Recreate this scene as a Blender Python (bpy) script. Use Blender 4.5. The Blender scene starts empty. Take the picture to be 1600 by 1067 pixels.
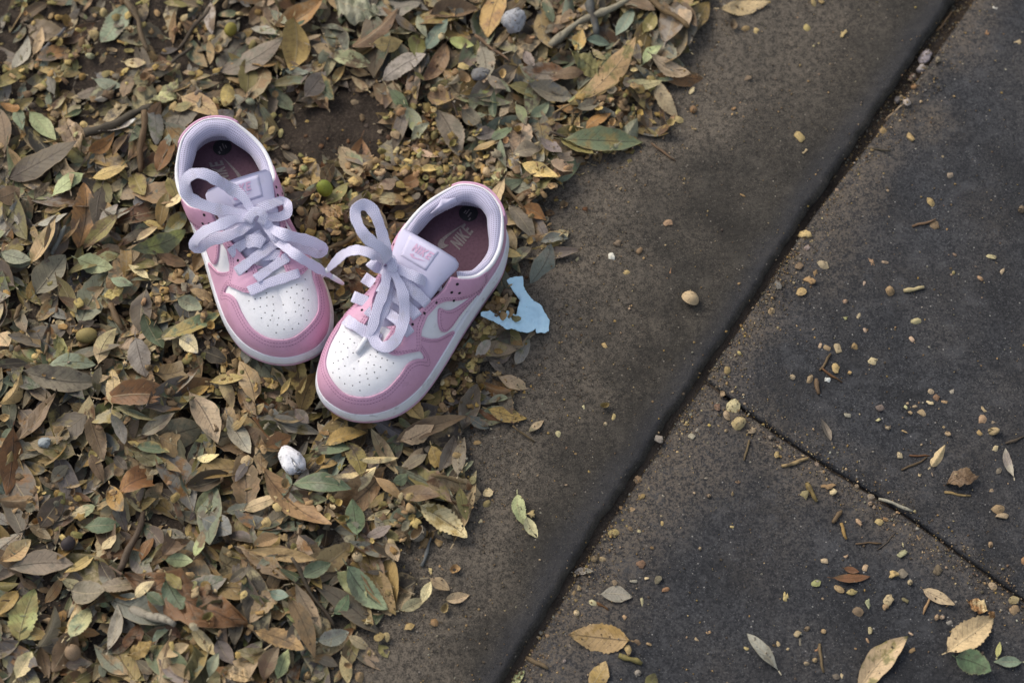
import bpy, bmesh, math, random
import numpy as np
from mathutils import Vector, noise as mnoise
from mathutils.bvhtree import BVHTree
from mathutils.geometry import tessellate_polygon
rng = np.random.default_rng(11)
sc = bpy.context.scene
COL = sc.collection
# ------------------------------------------------------------------ camera
TILT, DIST, LENS = math.radians(25), 1.5, 70.0
cd = bpy.data.cameras.new('camera'); cam = bpy.data.objects.new('camera', cd); COL.objects.link(cam)
cd.lens = LENS; cd.sensor_width = 36; cd.clip_start = 0.05; cd.clip_end = 200
cam.location = (0, -DIST*math.sin(TILT), DIST*math.cos(TILT)); cam.rotation_euler = (TILT, 0, 0)
cd.dof.use_dof = True; cd.dof.focus_distance = 1.475; cd.dof.aperture_fstop = 4.5
sc.camera = cam
# ------------------------------------------------------------------ world, sun, exposure
SUN_EL, SUN_AZ = math.radians(42), math.radians(312)     # azimuth clockwise from +Y: light from the upper left
w = bpy.data.worlds.new('World'); sc.world = w; w.use_nodes = True
wn = w.node_tree.nodes; wl = w.node_tree.links
bg = wn['Background']; sky = wn.new('ShaderNodeTexSky'); sky.sky_type = 'NISHITA'; sky.sun_disc = False
sky.sun_elevation = SUN_EL; sky.sun_rotation = SUN_AZ; sky.air_density = 1.0; sky.dust_density = 2.5; sky.ozone_density = 1.0
hs = wn.new('ShaderNodeHueSaturation'); hs.inputs['Saturation'].default_value = .52     # thin cloud: a whiter sky
wl.new(sky.outputs[0], hs.inputs['Color']); wl.new(hs.outputs[0], bg.inputs[0]); bg.inputs[1].default_value = 0.12
sd = bpy.data.lights.new('sun', 'SUN'); sun = bpy.data.objects.new('sun', sd); COL.objects.link(sun)
sd.energy = 1.15; sd.angle = math.radians(30); sd.color = (1.0, 0.91, 0.77)
sdir = Vector((math.sin(SUN_AZ)*math.cos(SUN_EL), math.cos(SUN_AZ)*math.cos(SUN_EL), math.sin(SUN_EL)))
sun.rotation_euler = sdir.to_track_quat('Z', 'Y').to_euler(); sun.location = sdir*3
sc.view_settings.view_transform = 'Standard'; sc.view_settings.look = 'None'
sc.view_settings.exposure = 0.78; sc.view_settings.gamma = 1.0; sc.view_settings.use_curve_mapping = False
sc.render.engine = 'CYCLES'; sc.cycles.max_bounces = 6

# ------------------------------------------------------------------ helpers
KPX = 36/LENS/1600
CAMP = np.array(cam.location)
UPV = np.array([0, math.cos(TILT), math.sin(TILT)]); BACK = np.array([0, -math.sin(TILT), math.cos(TILT)])
def ray(px, py):
    D = np.array([(px-800)*KPX, 0, 0]) + (533.5-py)*KPX*UPV - BACK
    return D
def at(px, py, z=0.0):
    """the point of the place at height z that the photograph shows at pixel (px, py)"""
    D = ray(px, py); return CAMP + D*((z-CAMP[2])/D[2])
def to_px(P):
    P = np.asarray(P)-CAMP; dep = -(P@BACK)
    return 800+P[..., 0]/dep/KPX, 533.5-(P@UPV)/dep/KPX
def lin(c):
    c = np.asarray(c, float)/255
    return np.where(c <= .04045, c/12.92, ((c+.055)/1.055)**2.4)
def nz(x, y, z=0.0, o=3):
    return mnoise.fractal(Vector((x, y, z)), 0.9, 2.0, o)
def smooth(a, b, x):
    t = np.clip((np.asarray(x, float)-a)/(b-a), 0, 1); return t*t*(3-2*t)

def tag(o, label=None, cat=None, group=None, kind=None):
    if label: o['label'] = label
    if cat: o['category'] = cat
    if group: o['group'] = group
    if kind: o['kind'] = kind
    return o
def mk(name, V, F, mat, parent=None, attrs=None, uv=None, smooth_=True, loc=None, kind=None):
    me = bpy.data.meshes.new(name)
    V = np.asarray(V, float)
    if isinstance(F, np.ndarray):
        k = F.shape[1]; n = len(F)
        me.vertices.add(len(V)); me.vertices.foreach_set('co', V.astype(np.float32).ravel())
        me.loops.add(n*k); me.loops.foreach_set('vertex_index', F.astype(np.int32).ravel())
        me.polygons.add(n); me.polygons.foreach_set('loop_start', np.arange(0, n*k, k, dtype=np.int32))
        me.polygons.foreach_set('loop_total', np.full(n, k, dtype=np.int32))
        me.update(calc_edges=True)
    else:
        me.from_pydata(V.tolist(), [], [list(map(int, f)) for f in F])
    if smooth_: me.polygons.foreach_set('use_smooth', np.ones(len(me.polygons), bool))
    for an, (ty, data) in (attrs or {}).items():
        a = me.attributes.new(an, ty, 'POINT')
        key = {'FLOAT_COLOR': 'color', 'FLOAT_VECTOR': 'vector', 'FLOAT': 'value'}[ty]
        a.data.foreach_set(key, np.asarray(data, np.float32).ravel())
    if uv is not None:
        l = me.uv_layers.new(name='UVMap'); idx = np.zeros(len(me.loops), np.int32); me.loops.foreach_get('vertex_index', idx)
        l.data.foreach_set('uv', np.asarray(uv, np.float32)[idx].ravel())
    if mat: me.materials.append(mat)
    me.validate(); me.update()
    o = bpy.data.objects.new(name, me); COL.objects.link(o)
    if parent: o.parent = parent
    if loc is not None: o.location = loc
    if kind: o['kind'] = kind
    return o
def empty(name, loc, rz=0):
    o = bpy.data.objects.new(name, None); COL.objects.link(o); o.location = loc; o.rotation_euler = (0, 0, rz)
    o.empty_display_size = .02
    return o
def grid_faces(nu, nv, wrap_u=False):
    I, J = np.meshgrid(np.arange(nu if wrap_u else nu-1), np.arange(nv-1), indexing='ij')
    a = I*nv+J; b = ((I+1) % nu)*nv+J
    return np.stack([a, b, b+1, a+1], -1).reshape(-1, 4)
def tris(F): return np.concatenate([F[:, [0, 1, 2]], F[:, [0, 2, 3]]])
def catmull(P, n, closed=False):
    P = np.asarray(P, float); m = len(P)
    k = m if closed else m-1
    out = []
    for q in np.linspace(0, k, n, endpoint=not closed):
        i = min(int(q), k-1); t = q-i
        g = (lambda j: P[j % m]) if closed else (lambda j: P[min(max(j, 0), m-1)])
        p0, p1, p2, p3 = g(i-1), g(i), g(i+1), g(i+2)
        out.append(.5*((2*p1)+(-p0+p2)*t+(2*p0-5*p1+4*p2-p3)*t*t+(-p0+3*p1-3*p2+p3)*t**3))
    return np.array(out)
def resample(P, n):
    P = np.asarray(P); d = np.r_[0, np.cumsum(np.linalg.norm(np.diff(P, axis=0), axis=1))]
    s = np.linspace(0, d[-1], n)
    return np.stack([np.interp(s, d, P[:, i]) for i in range(P.shape[1])], 1)
def poly_sdf(P, Q):
    """signed distance (inside positive) of points Q (n,2) to the closed polygon P"""
    P = np.asarray(P, float); Q = np.asarray(Q, float)
    dmin = np.full(len(Q), 1e9); ins = np.zeros(len(Q), bool)
    for a, b in zip(P, np.roll(P, -1, 0)):
        ab = b-a; t = np.clip(((Q-a)@ab)/(ab@ab+1e-15), 0, 1)
        dmin = np.minimum(dmin, np.linalg.norm(Q-a-t[:, None]*ab, axis=1))
        c = (a[1] > Q[:, 1]) != (b[1] > Q[:, 1])
        with np.errstate(divide='ignore', invalid='ignore'):
            ins ^= c & (Q[:, 0] < (b[0]-a[0])*(Q[:, 1]-a[1])/(b[1]-a[1])+a[0])
    return np.where(ins, dmin, -dmin)
def clip(V, F, f, extra=()):
    """keep the part of a triangle mesh where f >= 0; extra = per-vertex arrays carried along (f itself cut too)"""
    f = np.where(np.abs(f) < 1e-7, 1e-7, f)
    A = np.concatenate([V, f[:, None]]+[np.asarray(e).reshape(len(V), -1) for e in extra], 1)
    ins = f > 0; cnt = ins[F].sum(1)
    out = [F[cnt == 3]]; new = []; cache = {}; base = len(V)
    def cut(i, j):
        k = (i, j) if i < j else (j, i)
        if k not in cache:
            t = f[k[0]]/(f[k[0]]-f[k[1]]); cache[k] = base+len(new); new.append(A[k[0]]+(A[k[1]]-A[k[0]])*t)
        return cache[k]
    add = []
    for T in F[(cnt == 1) | (cnt == 2)]:
        T = list(T)
        if ins[T].sum() == 1:
            while not ins[T[0]]: T = T[1:]+T[:1]
            add.append([T[0], cut(T[0], T[1]), cut(T[0], T[2])])
        else:
            while ins[T[0]]: T = T[1:]+T[:1]
            p, q = cut(T[0], T[1]), cut(T[0], T[2])
            add.append([p, T[1], T[2]]); add.append([p, T[2], q])
    if add: out.append(np.array(add))
    F2 = np.concatenate(out) if out else np.zeros((0, 3), int)
    A2 = np.concatenate([A, np.array(new)]) if new else A
    used, inv = np.unique(F2, return_inverse=True)
    A2 = A2[used]; F2 = inv.reshape(-1, 3)
    res = [A2[:, :3], F2, A2[:, 3]]; c = 4
    for e in extra:
        wd = np.asarray(e).reshape(len(V), -1).shape[1]; res.append(A2[:, c:c+wd]); c += wd
    return res
def boundary(F):
    E = np.concatenate([F[:, [0, 1]], F[:, [1, 2]], F[:, [2, 0]]])
    K = np.sort(E, 1); key = K[:, 0].astype(np.int64)*10**7+K[:, 1]
    u, ix, c = np.unique(key, return_index=True, return_counts=True)
    return E[ix[c == 1]]
def panel_solid(V, N, F, t, back=.0006):
    """a sheet lifted by t along its normals, with a rim going back into what carries it"""
    B = boundary(F); n = len(V)
    top = V+N*t
    uq, inv = np.unique(B, return_inverse=True); inv = inv.reshape(-1, 2)
    low = V[uq]-N[uq]*back
    mid = V[uq]+N[uq]*t*.55
    # slightly rolled edge: pull the rim ring out of the top ring for a soft corner
    VV = np.concatenate([top, mid, low]); m = len(uq)
    q = []
    for (a, b), (ia, ib) in zip(B, inv):
        q += [[b, a, n+ia], [b, n+ia, n+ib], [n+ib, n+ia, n+m+ia], [n+ib, n+m+ia, n+m+ib]]
    return VV, np.concatenate([F, np.array(q)]) if q else F
def isochain(V, F, f):
    """the chains of points where f = 0 on a triangle mesh"""
    segs = {}; pts = {}
    def pt(i, j):
        k = (min(i, j), max(i, j))
        if k not in pts: t = f[k[0]]/(f[k[0]]-f[k[1]]); pts[k] = V[k[0]]+(V[k[1]]-V[k[0]])*t
        return k
    s = f > 0; c = s[F].sum(1)
    for T in F[(c == 1) | (c == 2)]:
        ks = [pt(T[a], T[b]) for a, b in ((0, 1), (1, 2), (2, 0)) if s[T[a]] != s[T[b]]]
        if len(ks) == 2:
            segs.setdefault(ks[0], []).append(ks[1]); segs.setdefault(ks[1], []).append(ks[0])
    out = []; seen = set()
    for st in sorted(segs, key=lambda k: len(segs[k])):
        if st in seen: continue
        ch = [st]; seen.add(st)
        while True:
            nx = [k for k in segs[ch[-1]] if k not in seen]
            if not nx: break
            ch.append(nx[0]); seen.add(nx[0])
        if len(ch) > 5: out.append(np.array([pts[k] for k in ch]))
    return out
class Soup:
    """collects meshes that become one object"""
    def __init__(s): s.V = []; s.F = []; s.A = {}; s.n = 0
    def add(s, V, F, **at_):
        s.V.append(np.asarray(V, float)); s.F.append(np.asarray(F)+s.n); s.n += len(V)
        for k, v in at_.items():
            v = np.asarray(v, float); s.A.setdefault(k, []).append(np.broadcast_to(v, (len(V), v.shape[-1])) if v.ndim else np.full((len(V), 1), v))
    def cat(s, k): return np.concatenate(s.A[k])
    def VF(s): return np.concatenate(s.V), np.concatenate(s.F)

# ------------------------------------------------------------------ node helpers
class NT:
    def __init__(s, name):
        s.m = bpy.data.materials.new(name); s.m.use_nodes = True; s.t = s.m.node_tree; s.b = s.t.nodes['Principled BSDF']
    def n(s, ty, **kw):
        x = s.t.nodes.new(ty)
        for k, v in kw.items(): setattr(x, k, v)
        return x
    def put(s, sock, v):
        if hasattr(v, 'is_linked') or isinstance(v, bpy.types.NodeSocket): s.t.links.new(v, sock)
        else: sock.default_value = (*v, 1) if isinstance(v, (tuple, list, np.ndarray)) and len(v) == 3 and sock.type == 'RGBA' else v
    def math(s, op, a, b=0.0, c=None, cl=False):
        x = s.n('ShaderNodeMath', operation=op, use_clamp=cl); s.put(x.inputs[0], a); s.put(x.inputs[1], b)
        if c is not None: s.put(x.inputs[2], c)
        return x.outputs[0]
    def mix(s, f, a, b, mode='MIX'):
        x = s.n('ShaderNodeMix', data_type='RGBA', blend_type=mode); s.put(x.inputs[0], f); s.put(x.inputs[6], a); s.put(x.inputs[7], b)
        return x.outputs[2]
    def noise(s, vec, scale, detail=3, rough=.55):
        x = s.n('ShaderNodeTexNoise'); s.put(x.inputs['Vector'], vec); x.inputs['Scale'].default_value = scale
        x.inputs['Detail'].default_value = detail; x.inputs['Roughness'].default_value = rough
        return x.outputs[0]
    def vor(s, vec, scale, out=0, feat='F1'):
        x = s.n('ShaderNodeTexVoronoi', feature=feat); s.put(x.inputs['Vector'], vec); x.inputs['Scale'].default_value = scale
        return x.outputs[out]
    def step(s, v, a, b):
        x = s.n('ShaderNodeMapRange', interpolation_type='SMOOTHSTEP'); s.put(x.inputs[0], v); s.put(x.inputs[1], a); s.put(x.inputs[2], b)
        return x.outputs[0]
    def attr(s, name, out='Color'): return s.n('ShaderNodeAttribute', attribute_name=name).outputs[out]
    def pos(s): return s.n('ShaderNodeNewGeometry').outputs['Position']
    def obj(s): return s.n('ShaderNodeTexCoord').outputs['Object']
    def uv(s): return s.n('ShaderNodeTexCoord').outputs['UV']
    def bump(s, h, strength=.4, dist=.001, nrm=None):
        x = s.n('ShaderNodeBump'); x.inputs['Strength'].default_value = strength; x.inputs['Distance'].default_value = dist
        s.put(x.inputs['Height'], h)
        if nrm is not None: s.put(x.inputs['Normal'], nrm)
        return x.outputs[0]
    def fin(s, col, rough=.6, nrm=None, spec=.4, **kw):
        s.put(s.b.inputs['Base Color'], col); s.put(s.b.inputs['Roughness'], rough); s.put(s.b.inputs['Specular IOR Level'], spec)
        if nrm is not None: s.put(s.b.inputs['Normal'], nrm)
        for k, v in kw.items(): s.put(s.b.inputs[k.replace('_', ' ')], v)
        return s.m
# ------------------------------------------------------------------ materials
def mat_leaf():
    T = NT('dry_leaf'); P = T.attr('lco', 'Vector'); tint = T.attr('tint'); t2 = T.attr('tint_b'); uv = T.n('ShaderNodeSeparateXYZ'); T.put(uv.inputs[0], T.attr('luv', 'Vector'))
    u, v = uv.outputs[0], uv.outputs[1]; av = T.math('ABSOLUTE', v)
    blot = T.step(T.noise(P, 75, 4, .6), .47, .62)
    c = T.mix(blot, tint, t2)
    fine = T.noise(P, 520, 4, .7)
    c = T.mix(1.0, c, T.n('ShaderNodeCombineColor').outputs[0], 'MIX') if False else c
    g = T.math('MULTIPLY_ADD', fine, .9, .55)
    gg = T.n('ShaderNodeCombineXYZ'); [T.put(gg.inputs[i], g) for i in range(3)]
    c = T.mix(1.0, c, gg.outputs[0], 'MULTIPLY')
    lat = T.math('FRACT', T.math('SUBTRACT', T.math('MULTIPLY', u, 10.0), T.math('MULTIPLY', av, 1.6)))
    latd = T.math('ABSOLUTE', T.math('SUBTRACT', lat, .5))
    vein = T.math('MULTIPLY', T.step(latd, .12, .0), T.step(av, 1.0, .6))
    c = T.mix(T.math('MULTIPLY', vein, .22), c, (.03, .022, .015))
    rib = T.step(av, .075, .02)
    rsel = T.step(T.attr('rnd', 'Fac'), .42, .48)
    c = T.mix(T.math('MULTIPLY', T.math('MULTIPLY', rib, rsel), .55), c, (.035, .022, .014))
    c = T.mix(T.math('MULTIPLY', T.math('MULTIPLY', rib, T.math('SUBTRACT', 1.0, rsel)), .45), c, (.36, .29, .17))
    spot = T.step(T.noise(P, 260, 2, .5), .70, .74)
    c = T.mix(T.math('MULTIPLY', spot, .7), c, (.03, .02, .014))
    edge = T.step(av, .86, 1.0)
    c = T.mix(T.math('MULTIPLY', edge, .28), c, (.28, .19, .09))
    dirt = T.step(T.noise(P, 150, 5, .65), .52, .7)
    c = T.mix(T.math('MULTIPLY', dirt, .38), c, (.088, .070, .048))
    h = T.math('ADD', T.math('MULTIPLY', vein, -.5), T.math('ADD', T.math('MULTIPLY', rib, .9), T.math('MULTIPLY', fine, .8)))
    return T.fin(c, T.math('MULTIPLY_ADD', fine, .3, .42), T.bump(h, .5, .0006), .38)
def mat_bits(name, sc_=700):
    T = NT(name); P = T.attr('lco', 'Vector'); c = T.attr('tint'); f = T.noise(P, sc_, 4, .7)
    g = T.math('MULTIPLY_ADD', f, 1.1, .45); gg = T.n('ShaderNodeCombineXYZ'); [T.put(gg.inputs[i], g) for i in range(3)]
    c = T.mix(1.0, c, gg.outputs[0], 'MULTIPLY')
    c = T.mix(T.math('MULTIPLY', T.step(T.noise(P, 330, 3), .56, .68), .6), c, (.05, .036, .024))
    return T.fin(c, .68, T.bump(f, .6, .0008), .3)
def mat_soil(name='soil', k=1.0):
    T = NT(name); P = T.pos()
    a = T.noise(P, 35, 5, .6); b = T.noise(P, 420, 5, .7)
    c = T.mix(T.step(a, .35, .68), tuple(k*v for v in (.030, .023, .018)), tuple(k*v for v in (.062, .047, .036)))
    c = T.mix(T.step(b, .45, .75), c, (.105, .080, .058))
    c = T.mix(T.math('MULTIPLY', T.step(T.noise(P, 1300, 2), .66, .72), .6), c, (.20, .16, .11))
    return T.fin(c, .9, T.bump(b, 1.0, .003), .15)
def mat_stone(name, dark, mid, dust, speck, s1=900):
    T = NT(name); P = T.pos(); d = T.attr('dust', 'Fac')
    big = T.noise(P, 14, 5, .6); fine = T.noise(P, s1, 4, .75); midn = T.noise(P, 210, 6, .75)
    c = T.mix(T.step(T.math('ADD', T.math('MULTIPLY', fine, .6), T.math('MULTIPLY', midn, .4)), .42, .60), dark, mid)
    c = T.mix(T.math('MULTIPLY', T.step(big, .42, .66), .6), c, tuple(np.array(dark)*.7))
    c = T.mix(T.math('MULTIPLY', T.step(T.noise(P, 48, 6, .7), .52, .66), .45), c, tuple(np.array(mid)*1.35))
    pit = T.math('MULTIPLY', T.step(T.vor(P, 260), .20, .10), T.step(T.vor(P, 260, 1), .55, .7))
    c = T.mix(T.math('MULTIPLY', pit, .75), c, tuple(np.array(dark)*.4))
    fleck = T.math('MULTIPLY', T.step(T.noise(P, 700, 3, .6), .56, .66), T.step(T.noise(P, 90, 4), .35, .6))
    c = T.mix(T.math('MULTIPLY', fleck, .55), c, tuple(np.array(mid)*2.1))
    # small pale grains of sand in the surface
    cell = T.vor(P, 430); c = T.mix(T.math('MULTIPLY', T.step(cell, .16, .09), T.step(T.vor(P, 430, 1), .25, .8)), c, speck)
    c = T.mix(T.math('MULTIPLY', T.step(T.vor(P, 120), .085, .05), .8), c, tuple(np.array(speck)*1.7))
    grit = T.step(T.math('ADD', T.math('MULTIPLY', fine, .6), T.math('MULTIPLY', midn, .55)), .50, .66)
    dm = T.math('MULTIPLY', d, T.math('MULTIPLY_ADD', grit, 1.1, .12), None, True)
    c = T.mix(dm, c, dust)
    h = T.math('SUBTRACT', T.math('ADD', T.math('MULTIPLY', fine, .8), T.math('MULTIPLY', midn, .9)), T.math('MULTIPLY', pit, .8))
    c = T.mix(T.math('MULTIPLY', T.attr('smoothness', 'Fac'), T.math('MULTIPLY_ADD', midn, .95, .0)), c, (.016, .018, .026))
    r = T.math('MULTIPLY_ADD', T.attr('smoothness', 'Fac'), -.14, .86)
    return T.fin(c, r, T.bump(h, .55, .0016), .35)
def mat_leather(name, col, grime=(.30, .25, .20), amt=.25, rough=.46, old=None):
    T = NT(name); P = T.obj(); f = T.noise(P, 900, 3, .6); g = T.noise(P, 45, 5, .65); cr = T.vor(P, 700, 0, 'DISTANCE_TO_EDGE')
    if old: col = T.mix(T.attr('yellowing', 'Fac'), col, old)
    c = T.mix(T.math('MULTIPLY', T.step(g, .48, .75), amt), col, grime)
    c = T.mix(T.math('MULTIPLY', T.step(T.noise(P, 160, 4), .60, .72), amt*.8), c, tuple(np.array(grime)*.7))
    h = T.math('ADD', T.math('MULTIPLY', T.step(cr, 0, .12), .35), T.math('ADD', T.math('MULTIPLY', f, .3), T.math('MULTIPLY', T.noise(P, 70, 4), 2.2)))
    return T.fin(c, T.math('MULTIPLY_ADD', g, .2, rough-.1), T.bump(h, .35, .0009), .45)
def mat_fabric(name, col, dark, scale=560, rough=.9):
    T = NT(name); P = T.obj(); h = T.vor(P, scale); g = T.noise(P, 60, 4, .6)
    c = T.mix(T.math('MULTIPLY', T.step(h, .28, .52), .0 if dark is None else .75), col, dark or col)
    c = T.mix(T.math('MULTIPLY', T.step(g, .5, .75), .22), c, (.38, .33, .30))
    return T.fin(c, rough, T.bump(h, -.5, .0008), .2, Sheen_Weight=.15)
def mat_mesh_lining():
    T = NT('lining_mesh'); uv = T.attr('luv', 'Vector'); sp = T.n('ShaderNodeSeparateXYZ'); T.put(sp.inputs[0], uv)
    a = T.math('SINE', T.math('MULTIPLY', T.math('ADD', sp.outputs[0], sp.outputs[1]), 2000))
    b = T.math('SINE', T.math('MULTIPLY', T.math('SUBTRACT', sp.outputs[0], sp.outputs[1]), 2000))
    h = T.math('MULTIPLY', a, b); hole = T.step(h, .25, .75)
    g = T.noise(T.obj(), 70, 4, .6)
    c = T.mix(T.math('MULTIPLY', hole, .85), (.50, .475, .61), (.17, .155, .22))
    c = T.mix(T.math('MULTIPLY', T.step(g, .5, .75), .3), c, (.40, .34, .30))
    return T.fin(c, .9, T.bump(h, -.4, .0008), .2, Sheen_Weight=.2)
def mat_lace():
    T = NT('lace_weave'); uv = T.attr('luv', 'Vector'); sp = T.n('ShaderNodeSeparateXYZ'); T.put(sp.inputs[0], uv)
    a = T.math('SINE', T.math('MULTIPLY', T.math('ADD', sp.outputs[0], T.math('ABSOLUTE', sp.outputs[1])), 3300))
    b = T.math('SINE', T.math('MULTIPLY', sp.outputs[1], 5200))
    h = T.math('ADD', a, b); g = T.noise(T.obj(), 90, 5, .65)
    c = T.mix(T.math('MULTIPLY', T.step(h, .2, -1.6), .5), (.66, .635, .78), (.34, .32, .44))
    c = T.mix(T.math('MULTIPLY', T.step(g, .48, .74), .35), c, (.42, .37, .36))
    return T.fin(c, .92, T.bump(h, .32, .0006), .15, Sheen_Weight=.25)
def mat_plain(name, col, rough=.6, amt=.15, sc_=200, spec=.35):
    T = NT(name); g = T.noise(T.obj(), sc_, 4, .6)
    c = T.mix(T.math('MULTIPLY', T.step(g, .42, .72), amt*2), col, tuple(np.array(col)*.55))
    return T.fin(c, rough, T.bump(g, .3, .0006), spec)
M = {}
M['leaf'] = mat_leaf(); M['bits'] = mat_bits('husk_and_chip'); M['bark'] = mat_bits('twig_bark', 520)
M['soil'] = mat_soil(); M['sand'] = mat_soil('joint_sand', 1.5)
M['kerb'] = mat_stone('kerb_concrete', (.019, .016, .0125), (.052, .045, .036), (.140, .115, .087), (.15, .13, .105))
M['slab'] = mat_stone('paving_stone', (.0135, .0140, .0165), (.050, .050, .053), (.125, .101, .077), (.18, .17, .155), 560)
M['white'] = mat_leather('white_leather', (.76, .75, .77), (.42, .38, .36), .20, .50)
M['pink'] = mat_leather('pink_leather', (.60, .33, .46), (.34, .18, .22), .25, .46)
M['lining'] = mat_mesh_lining(); M['lace'] = mat_lace()
M['tongue'] = mat_fabric('tongue_leather', (.55, .53, .68), None)
M['tag'] = mat_fabric('woven_tag', (.585, .56, .71), None, 900)
M['pinkprint'] = mat_plain('pink_print', (.62, .40, .56), .7)
M['insole'] = mat_plain('insole_cloth', (.098, .055, .074), .95, .2, 500, .1)
M['greyprint'] = mat_plain('insole_print', (.15, .128, .13), .8, .35, 700)
M['black'] = mat_plain('black_sticker', (.012, .012, .014), .4)
M['rubber'] = mat_leather('white_rubber', (.70, .70, .74), (.34, .30, .27), .45, .6, (.60, .50, .38))
M['rubber_old'] = mat_leather('yellowed_rubber', (.62, .54, .44), (.34, .27, .20), .4, .6)
M['sole'] = mat_leather('pink_rubber', (.56, .34, .45), (.20, .16, .14), .5, .65)
M['stitch'] = mat_plain('stitch_thread', (.26, .12, .19), .9)
M['dark'] = mat_plain('dark_hole', (.02, .018, .022), .9)
M['aglet'] = mat_plain('clear_lace_tip', (.74, .73, .76), .4, .05)
M['paper'] = mat_plain('blue_paper', (.52, .74, .86), .85, .04, 260, .15)
M['pebble'] = mat_bits('pale_stone', 300)
M['acorn'] = mat_bits('acorn_skin', 160)

# ------------------------------------------------------------------ the lie of the land
EDGE = [(1490, 0), (1445, 62), (1415, 112), (1380, 160), (1347, 210), (1310, 265), (1260, 330), (1220, 395), (1193, 440), (1132, 534), (1106, 564), (1077, 616),
        (1050, 641), (1020, 696), (987, 741), (952, 794), (935, 810), (907, 860), (875, 920), (847, 965), (815, 1020), (790, 1067)]
E3 = np.array([at(x, y, -.006)[:2] for x, y in EDGE])[::-1]
# smoothed straight-ish edge with its small wobble, carried on beyond the frame
cfit = np.polyfit(E3[:, 1], E3[:, 0], 2); lfit = np.polyfit(E3[:, 1], E3[:, 0], 1)
CA = 1/math.sqrt(1+lfit[0]**2)
def xe(y):
    y = np.asarray(y, float); yc = np.clip(y, E3[0, 1], E3[-1, 1])
    return .5*np.polyval(cfit, yc)+.5*np.interp(yc, E3[:, 1], E3[:, 0])+(y-yc)*lfit[0]
def kq(x, y): return (xe(y)-x)*CA            # metres in from the kerb's edge (positive on the kerb)
LIT = [(1115, 0), (1092, 60), (1080, 125), (1060, 195), (1005, 235), (930, 262), (895, 300), (868, 350), (858, 400), (852, 450), (848, 505), (830, 560), (815, 620),
       (790, 660), (742, 690), (730, 750), (728, 825), (685, 850), (650, 895), (612, 950), (590, 1005), (560, 1067)]
L3 = np.array([at(x, y, 0)[:2] for x, y in LIT])[::-1]
def xl(y):
    y = np.asarray(y, float); yc = np.clip(y, L3[0, 1], L3[-1, 1])
    return np.interp(yc, L3[:, 1], L3[:, 0])+(y-yc)*lfit[0]
KR, SLAB_Z = .0065, -.0085
def gap(y): return .0046+.0090*smooth(.06, .30, y)     # the joint between kerb and slabs opens towards the top
FORK = at(1158, 634, SLAB_Z)[:2]; J1 = at(1600, 932, SLAB_Z)[:2]
JD = (J1-FORK)/np.linalg.norm(J1-FORK); JN = np.array([-JD[1], JD[0]])   # JN points to the upper slab
def jd(x, y): return (np.asarray(x)-FORK[0])*JN[0]+(np.asarray(y)-FORK[1])*JN[1]+.0016*np.sin(np.asarray(x)*38)
def soil_z(x, y): return -.006+.006*nz(x*9, y*9, 3, 3)+.0022*nz(x*60, y*60, 5, 3)
def kerb_z(q):
    q = np.asarray(q, float); t = np.clip(q, 0, KR)
    return -KR+np.sqrt(np.maximum(KR*KR-(KR-t)**2, 0))
def jr(a): return a[rng.integers(len(a))]

# far ground, soil bed, kerb, pavement
mk('ground', [(-60, -60, -.12), (60, -60, -.12), (60, 60, -.12), (-60, 60, -.12)], np.array([[0, 1, 2, 3]]), M['soil'], kind='structure')
def soil_bed():
    ys = np.concatenate([np.linspace(-1.5, -.42, 20)[:-1], np.linspace(-.42, .5, 240), np.linspace(.5, 1.6, 20)[1:]])
    qs = np.concatenate([np.linspace(.14, .9, 190), np.linspace(.9, 2.4, 24)[1:]])
    V = np.array([(xe(y)-q/CA, y, 0) for y in ys for q in qs])
    kk = kq(V[:, 0], V[:, 1])
    V[:, 2] = [soil_z(a, b) for a, b, _ in V]
    V[:, 2] = V[:, 2]*smooth(.14, .2, kk)-.02*(1-smooth(.14, .19, kk))
    mk('soil', V, grid_faces(len(ys), len(qs)), M['soil'], kind='structure')
soil_bed()
def kerb():
    ys = np.concatenate([np.linspace(-1.5, -.42, 40)[:-1], np.linspace(-.42, .5, 300), np.linspace(.5, 1.6, 40)[1:]])
    qs = np.concatenate([[0, 0, 0], KR*(1-np.cos(np.linspace(0, math.pi/2, 10))), np.linspace(KR, .2, 50)[1:], [.201, .201]])
    dz = np.concatenate([[-.06, -.03, -.004], np.zeros(10), np.zeros(49), [-.004, -.06]])
    nq = len(qs); V = []; D = []; S = []
    for y in ys:
        x0 = float(xe(y)); lx = float(xl(y))
        for q, d in zip(qs, dz):
            x = x0-q/CA
            wob = .0012*nz(x*30, y*30, 1)+.0004*nz(x*160, y*160, 2)
            V.append((x+((.0018*nz(0, y*90, 7)+.0018*nz(4, y*26, 3)+.0010*nz(2, y*260, 3))*(1-q/.012) if q < .012 else 0), y, float(kerb_z(q))+d+wob*min(1, q/.01+.3)))
            far = (x-lx)*CA
            n1 = nz(x*11, y*11, 4, 4); n2 = nz(x*28+3, y*28, 9, 3)
            du = .95*(1-smooth(-.005, .075+.03*n1, far))+.42*(1-smooth(.05, .15, far))*max(0, .55+n2)
            du *= smooth(.008, .042, q+.014*n1+.006*n2)
            if y > .12: du = max(du, .8*smooth(.12, .3, y)*(1-smooth(.07, .14, far+.02*n2)))
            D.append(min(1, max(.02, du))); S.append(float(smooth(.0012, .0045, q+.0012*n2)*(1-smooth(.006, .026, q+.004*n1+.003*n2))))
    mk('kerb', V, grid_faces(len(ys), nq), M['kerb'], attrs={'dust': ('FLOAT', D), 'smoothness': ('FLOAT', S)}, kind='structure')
kerb()
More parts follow.
